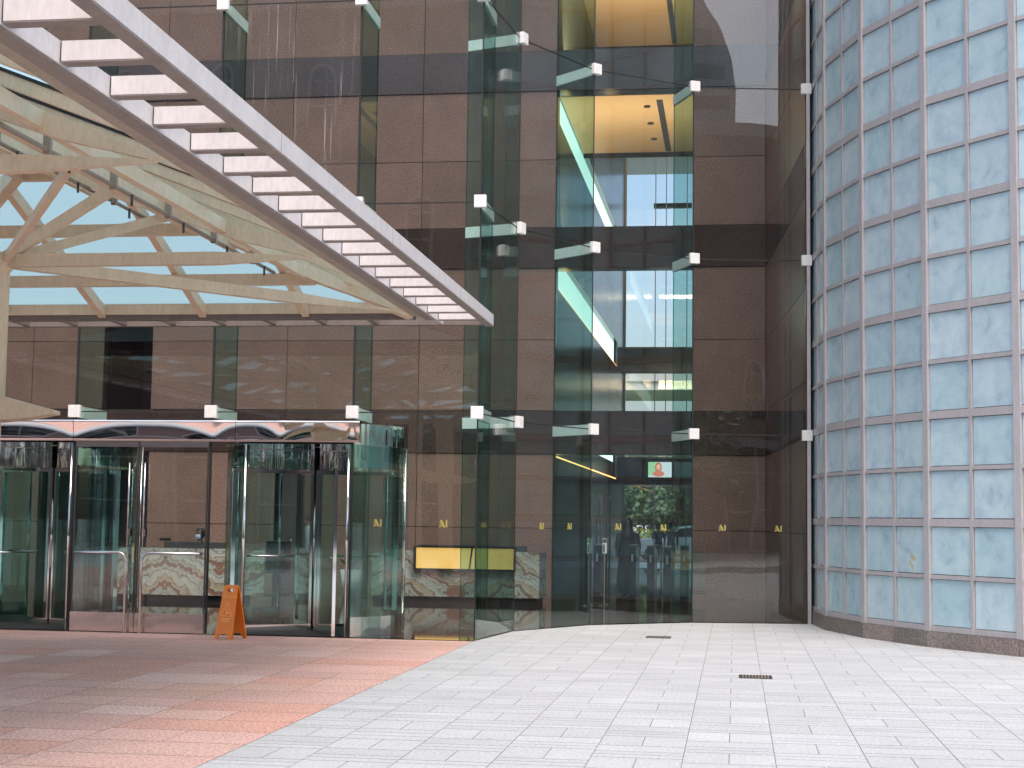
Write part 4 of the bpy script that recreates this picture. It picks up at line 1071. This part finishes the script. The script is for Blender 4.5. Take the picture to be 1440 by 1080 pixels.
# ================================================================== beyond the back door: car, trees, flyover, lamp
def car(x, y, rz, paint_, label):
    t = thing("parked_car", (x, y, 0), label, "car", "cars parked beyond the back door"); M = Matrix.Translation((x, y, 0)) @ Matrix.Rotation(rz, 4, 'Z')
    def ch_(mb, nm, mt, par=t, **k): mb.v = [tuple(M @ Vector(p)) for p in mb.v]; return mb.build(nm, mt, par, **k)
    prof = [(-2.2, .35), (-2.25, .62), (-2.15, .82), (-1.5, .92), (-.95, 1.0), (-.25, 1.38), (.9, 1.43), (1.55, 1.12), (2.1, 1.02), (2.22, .8), (2.2, .38), (1.75, .28), (-1.8, .28)]
    def loft(pr, ws):
        mb = MB(); n = len(pr); vs = []
        for w_, k in ws: vs += [(a * k, w_, b if b < 1.02 else b - 0 * abs(w_)) for a, b in pr]
        m = len(ws); mb.add(vs, [(i * n + j, i * n + (j + 1) % n, (i + 1) * n + (j + 1) % n, (i + 1) * n + j) for i in range(m - 1) for j in range(n)] + [tuple(range(n)), tuple((m - 1) * n + j for j in range(n))[::-1]]); return mb
    lower = [(a, min(b, .96)) for a, b in prof]
    b_ = ch_(loft(lower, ((-.86, .985), (-.82, 1), (.82, 1), (.86, .985))), "body", paint_, bev=.03)
    cab = [(-.98, .955), (-.30, 1.37), (.0, 1.43), (.85, 1.43), (1.50, 1.12), (1.62, .955)]
    mb = MB(); n = len(cab); vs = []
    for sg in (-1, 1): vs += [(a, sg * (.80 - .22 * (b - .95) / .48), b) for a, b in cab]
    mb.add(vs, [tuple(range(n)), tuple(range(n, 2 * n))[::-1]] + [(j, (j + 1) % n, n + (j + 1) % n, n + j) for j in range(n)]); ch_(mb, "cabin", paint_, bev=.03)
    for sg in (-1, 1):
        q = [(-.78, 1.0), (-.25, 1.33), (.30, 1.38), (.30, 1.0)]; r__ = [(.36, 1.0), (.36, 1.38), (.82, 1.38), (1.35, 1.12), (1.42, 1.0)]
        for w_ in (q, r__):
            mb = MB(); n = len(w_); vs = [(a, sg * (.806 - .22 * (b - .95) / .48 + e_), b) for e_ in (0, .006) for a, b in w_]
            mb.add(vs, [tuple(range(n)), tuple(range(n, 2 * n))[::-1]] + [(j, (j + 1) % n, n + (j + 1) % n, n + j) for j in range(n)]); ch_(mb, "side_window", "window_dark")
    ch_(MB().bar((-.90, 0, 1.02), (-.36, 0, 1.36), 1.30, .012), "windscreen", "window_dark"); ch_(MB().bar((1.53, 0, 1.12), (1.02, 0, 1.385), 1.2, .012), "rear_window", "window_dark")
    for ax in (-1.4, 1.35):
        for sg in (-1, 1):
            w0 = MB().tube([(ax, sg * .70, .32), (ax, sg * .875, .32)], .32, 20); w_ = ch_(w0, "wheel", "rubber"); ch_(MB().tube([(ax, sg * .86, .32), (ax, sg * .885, .32)], .19, 14), "rim", "steel", w_)
    for sg in (-1, 1):
        ch_(MB().box(-2.26, -2.12, sg * .62 - .16, sg * .62 + .16, .66, .80), "headlight", "chrome"); ch_(MB().box(2.10, 2.24, sg * .62 - .14, sg * .62 + .14, .76, .92), "tail_light", "tail_red")
    return t
car(-1.95, 62.6, math.radians(8), "car_silver", "silver-blue saloon car stopped outside the back door"); car(.9, 66.5, math.radians(4), "car_blue", "darker blue car partly behind the silver-blue car")
def tree(x, y, h, cr, label, mat="leaf", seed=0, n=1500, group="trees beyond the back door", ls=.16):
    r_ = random.Random(seed); t = thing("leafy_tree", (x, y, 0), label, "tree", group)
    A = MB(); A.tube([(x, y, 0), (x + .1, y, h * .3), (x, y + .1, h * .55)], [.16, .12, .08], 8)
    for i in range(6):
        a = r_.uniform(0, 6.28); p0 = Vector((x, y, h * r_.uniform(.3, .5))); A.tube([p0, p0 + Vector((math.cos(a) * cr * .35, math.sin(a) * cr * .35, h * .15)), p0 + Vector((math.cos(a) * cr * .7, math.sin(a) * cr * .7, h * .35))], [.06, .04, .015], 6)
    A.build("trunk", "trunk", t)
    B = MB(); cl = [(Vector((x + r_.uniform(-1, 1) * cr * .75, y + r_.uniform(-1, 1) * cr * .75, h * r_.uniform(.24, .88))), r_.uniform(.3, .55) * cr) for _ in range(16)]
    for i in range(n):
        c_, rr_ = r_.choice(cl); d = Vector((r_.gauss(0, 1), r_.gauss(0, 1), r_.gauss(0, 1))).normalized() * rr_ * r_.uniform(.55, 1.05); p = c_ + d
        a = Vector((r_.gauss(0, 1), r_.gauss(0, 1), r_.gauss(0, .6))).normalized() * ls * r_.uniform(.6, 1.3); b_ = a.cross(Vector((r_.gauss(0, 1), r_.gauss(0, 1), r_.gauss(0, 1)))).normalized() * ls * .6
        B.add([p - a, p + b_, p + a, p - b_], [(0, 1, 2, 3)])
    B.build("crown", mat, t)
tl = ["dark leafy tree beyond the back door, left of the doorway view", "broad leafy tree in the middle of the back door view", "leafy tree beyond the back door, to the right above the cars", "leafy tree set farther back on the left beyond the back door", "leafy tree set farther back on the right beyond the back door"]
for (x, y, h, cr, sd_), lb in zip(((-5.2, 76, 5.0, 2.1, 1), (-2.7, 76.5, 5.3, 2.2, 2), (-.2, 76, 5.0, 2.1, 3), (-4.3, 80, 5.4, 2.3, 4), (-1.6, 80.5, 5.5, 2.3, 5)), tl): tree(x, y, h, cr, lb, seed=sd_, n=2200)
hg = MB(); r_ = random.Random(9)
for i in range(2600):
    p = Vector((r_.uniform(-9, 5), r_.uniform(73.6, 74.6), r_.uniform(.1, 1.25))); a = Vector((r_.gauss(0, 1), r_.gauss(0, 1), r_.gauss(0, 1))).normalized() * .10; b_ = a.cross(Vector((r_.gauss(0, 1), r_.gauss(0, 1), .3))).normalized() * .07
    hg.add([p - a, p + b_, p + a, p - b_], [(0, 1, 2, 3)])
tag(hg.build("hedge", "leaf_yellow"), "yellow-green clipped hedge along the road beyond the back door", "hedge")
fo = thing("flyover", (-2, 112, 0), "pale concrete road flyover crossing the sky beyond the far windows", "flyover")
MB().box(-60, 60, 108, 118, 10.7, 11.6).build("deck", "concrete", fo); MB().box(-60, 60, 107.8, 108, 11.3, 12.3).build("parapet", "concrete", fo)
for x in (-30, 12, 40): MB().box(x, x + 1.8, 111, 115, 0, 10.7).build("pier", "concrete", fo)
lp = thing("lamp_post", (-1.2, 95, 0), "tall thin street lamp seen through the upper far window", "street lamp")
MB().tube([(-1.2, 95, 0), (-1.2, 95, 15.0), (-1.1, 95, 15.7), (-.8, 95, 16.1), (.3, 95, 16.25)], .07, 8, .045).build("pole", "concrete", lp); MB().box(.1, .7, 94.9, 95.1, 16.2, 16.3).build("lamp_head", "charcoal", lp)

# ================================================================== across the street, behind the camera (seen in the reflections)
ab = thing("arcaded_building", (-15, -34, 0), "red-brown arcaded building opposite, seen reflected in the glass and steel", "building")
def arcade(u0, u1, v, top):
    loops = [[(u0, 0), (u1, 0), (u1, top), (u0, top)]]; frames = []
    u = u0 + 3; rw = random.Random(int(top))
    while u < u1 - 3:
        for zb, ht, wd_ in ((.2, 4.2, 3.2), (7.4, 2.6, 1.3), (14.2, 2.6, 1.3), (21, 2.6, 1.3)):
            if zb + ht + 1.2 > top or (zb > 1 and rw.random() < .45): continue
            arc_ = [(u - wd_ / 2, zb), (u + wd_ / 2, zb)] + [(u + wd_ / 2 * math.cos(a), zb + ht + wd_ / 2 * math.sin(a)) for a in [math.pi * i / 10 for i in range(11)]]
            loops.append(arc_); frames.append((u, zb, ht, wd_))
        u += 5.2
    vs, fs = outline(loops, 1.0)
    MB().add([(x, y + v, z) for x, y, z in vs], fs).build("facade", "brown_building", ab)
    for u, zb, ht, wd_ in frames:
        A = MB(); pts = [(u - wd_ / 2, v + .55, zb), (u - wd_ / 2, v + .55, zb + ht)] + [(u - wd_ / 2 * math.cos(a), v + .55, zb + ht + wd_ / 2 * math.sin(a)) for a in [math.pi * i / 10 for i in range(1, 10)]] + [(u + wd_ / 2, v + .55, zb + ht), (u + wd_ / 2, v + .55, zb)]
        A.tube(pts, .09, 6); w0 = A.build("arched_window", "stone_trim", ab)
        B = MB(); B.box(u - .05, u + .05, v - .2, v - .1, zb, zb + ht + wd_ / 2); B.box(u - wd_ / 2, u + wd_ / 2, v - .2, v - .1, zb + ht * .5 - .05, zb + ht * .5 + .05); B.box(u - wd_ / 2, u + wd_ / 2, v - .2, v - .1, zb + ht - .05, zb + ht + .05)
        B.build("glazing_bars", "stone_trim", w0)
    MB().box(u0, u1, v - 6, v - .55, 0, top - .3).build("rear_block", "window_dark", ab)
    MB().box(u0 - .3, u1 + .3, v - .6, v + .9, top, top + .7).build("cornice", "stone_trim", ab); MB().box(u0, u1, v + .5, v + .75, 5.8, 6.3).build("string_course", "stone_trim", ab)
arcade(-60, 4, -34, 27); arcade(4.6, 60, -34.4, 23.6)
ot = thing("office_tower", (27.6, -95, 0), "dark grey tapering office tower behind the camera, seen reflected in the upper glass", "building")
A = MB()
hwf = lambda z: 13.4 if z < 44 else 13.4 - (z - 44) * .36 - max(0, z - 52) ** 1.4 * .25
for i in range(20):
    z0, z1 = i * 3, i * 3 + 2.98
    A.add([(27.6 + sx * hwf(z), -95 + sy * 9, z) for z in (z0, z1) for sx, sy in ((-1, -1), (1, -1), (1, 1), (-1, 1))], [(0, 3, 2, 1), (4, 5, 6, 7), (0, 1, 5, 4), (1, 2, 6, 5), (2, 3, 7, 6), (3, 0, 4, 7)])
A.build("shaft", "tower_grey", ot)
for i in range(19): MB().box(27.6 - hwf(i * 3 + 3) + .6, 27.6 + hwf(i * 3 + 3) - .6, -85.95, -85.9, i * 3 + .9, i * 3 + 2.3).build("window_band", "window_dark", ot)
tree(-14, -22, 8, 3.4, "leafy street tree across the street behind the camera on the left", seed=21, n=900, group="street trees behind the camera", ls=.3)
tree(14, -20, 8, 3.4, "leafy street tree across the street behind the camera on the right", seed=22, n=900, group="street trees behind the camera", ls=.3)
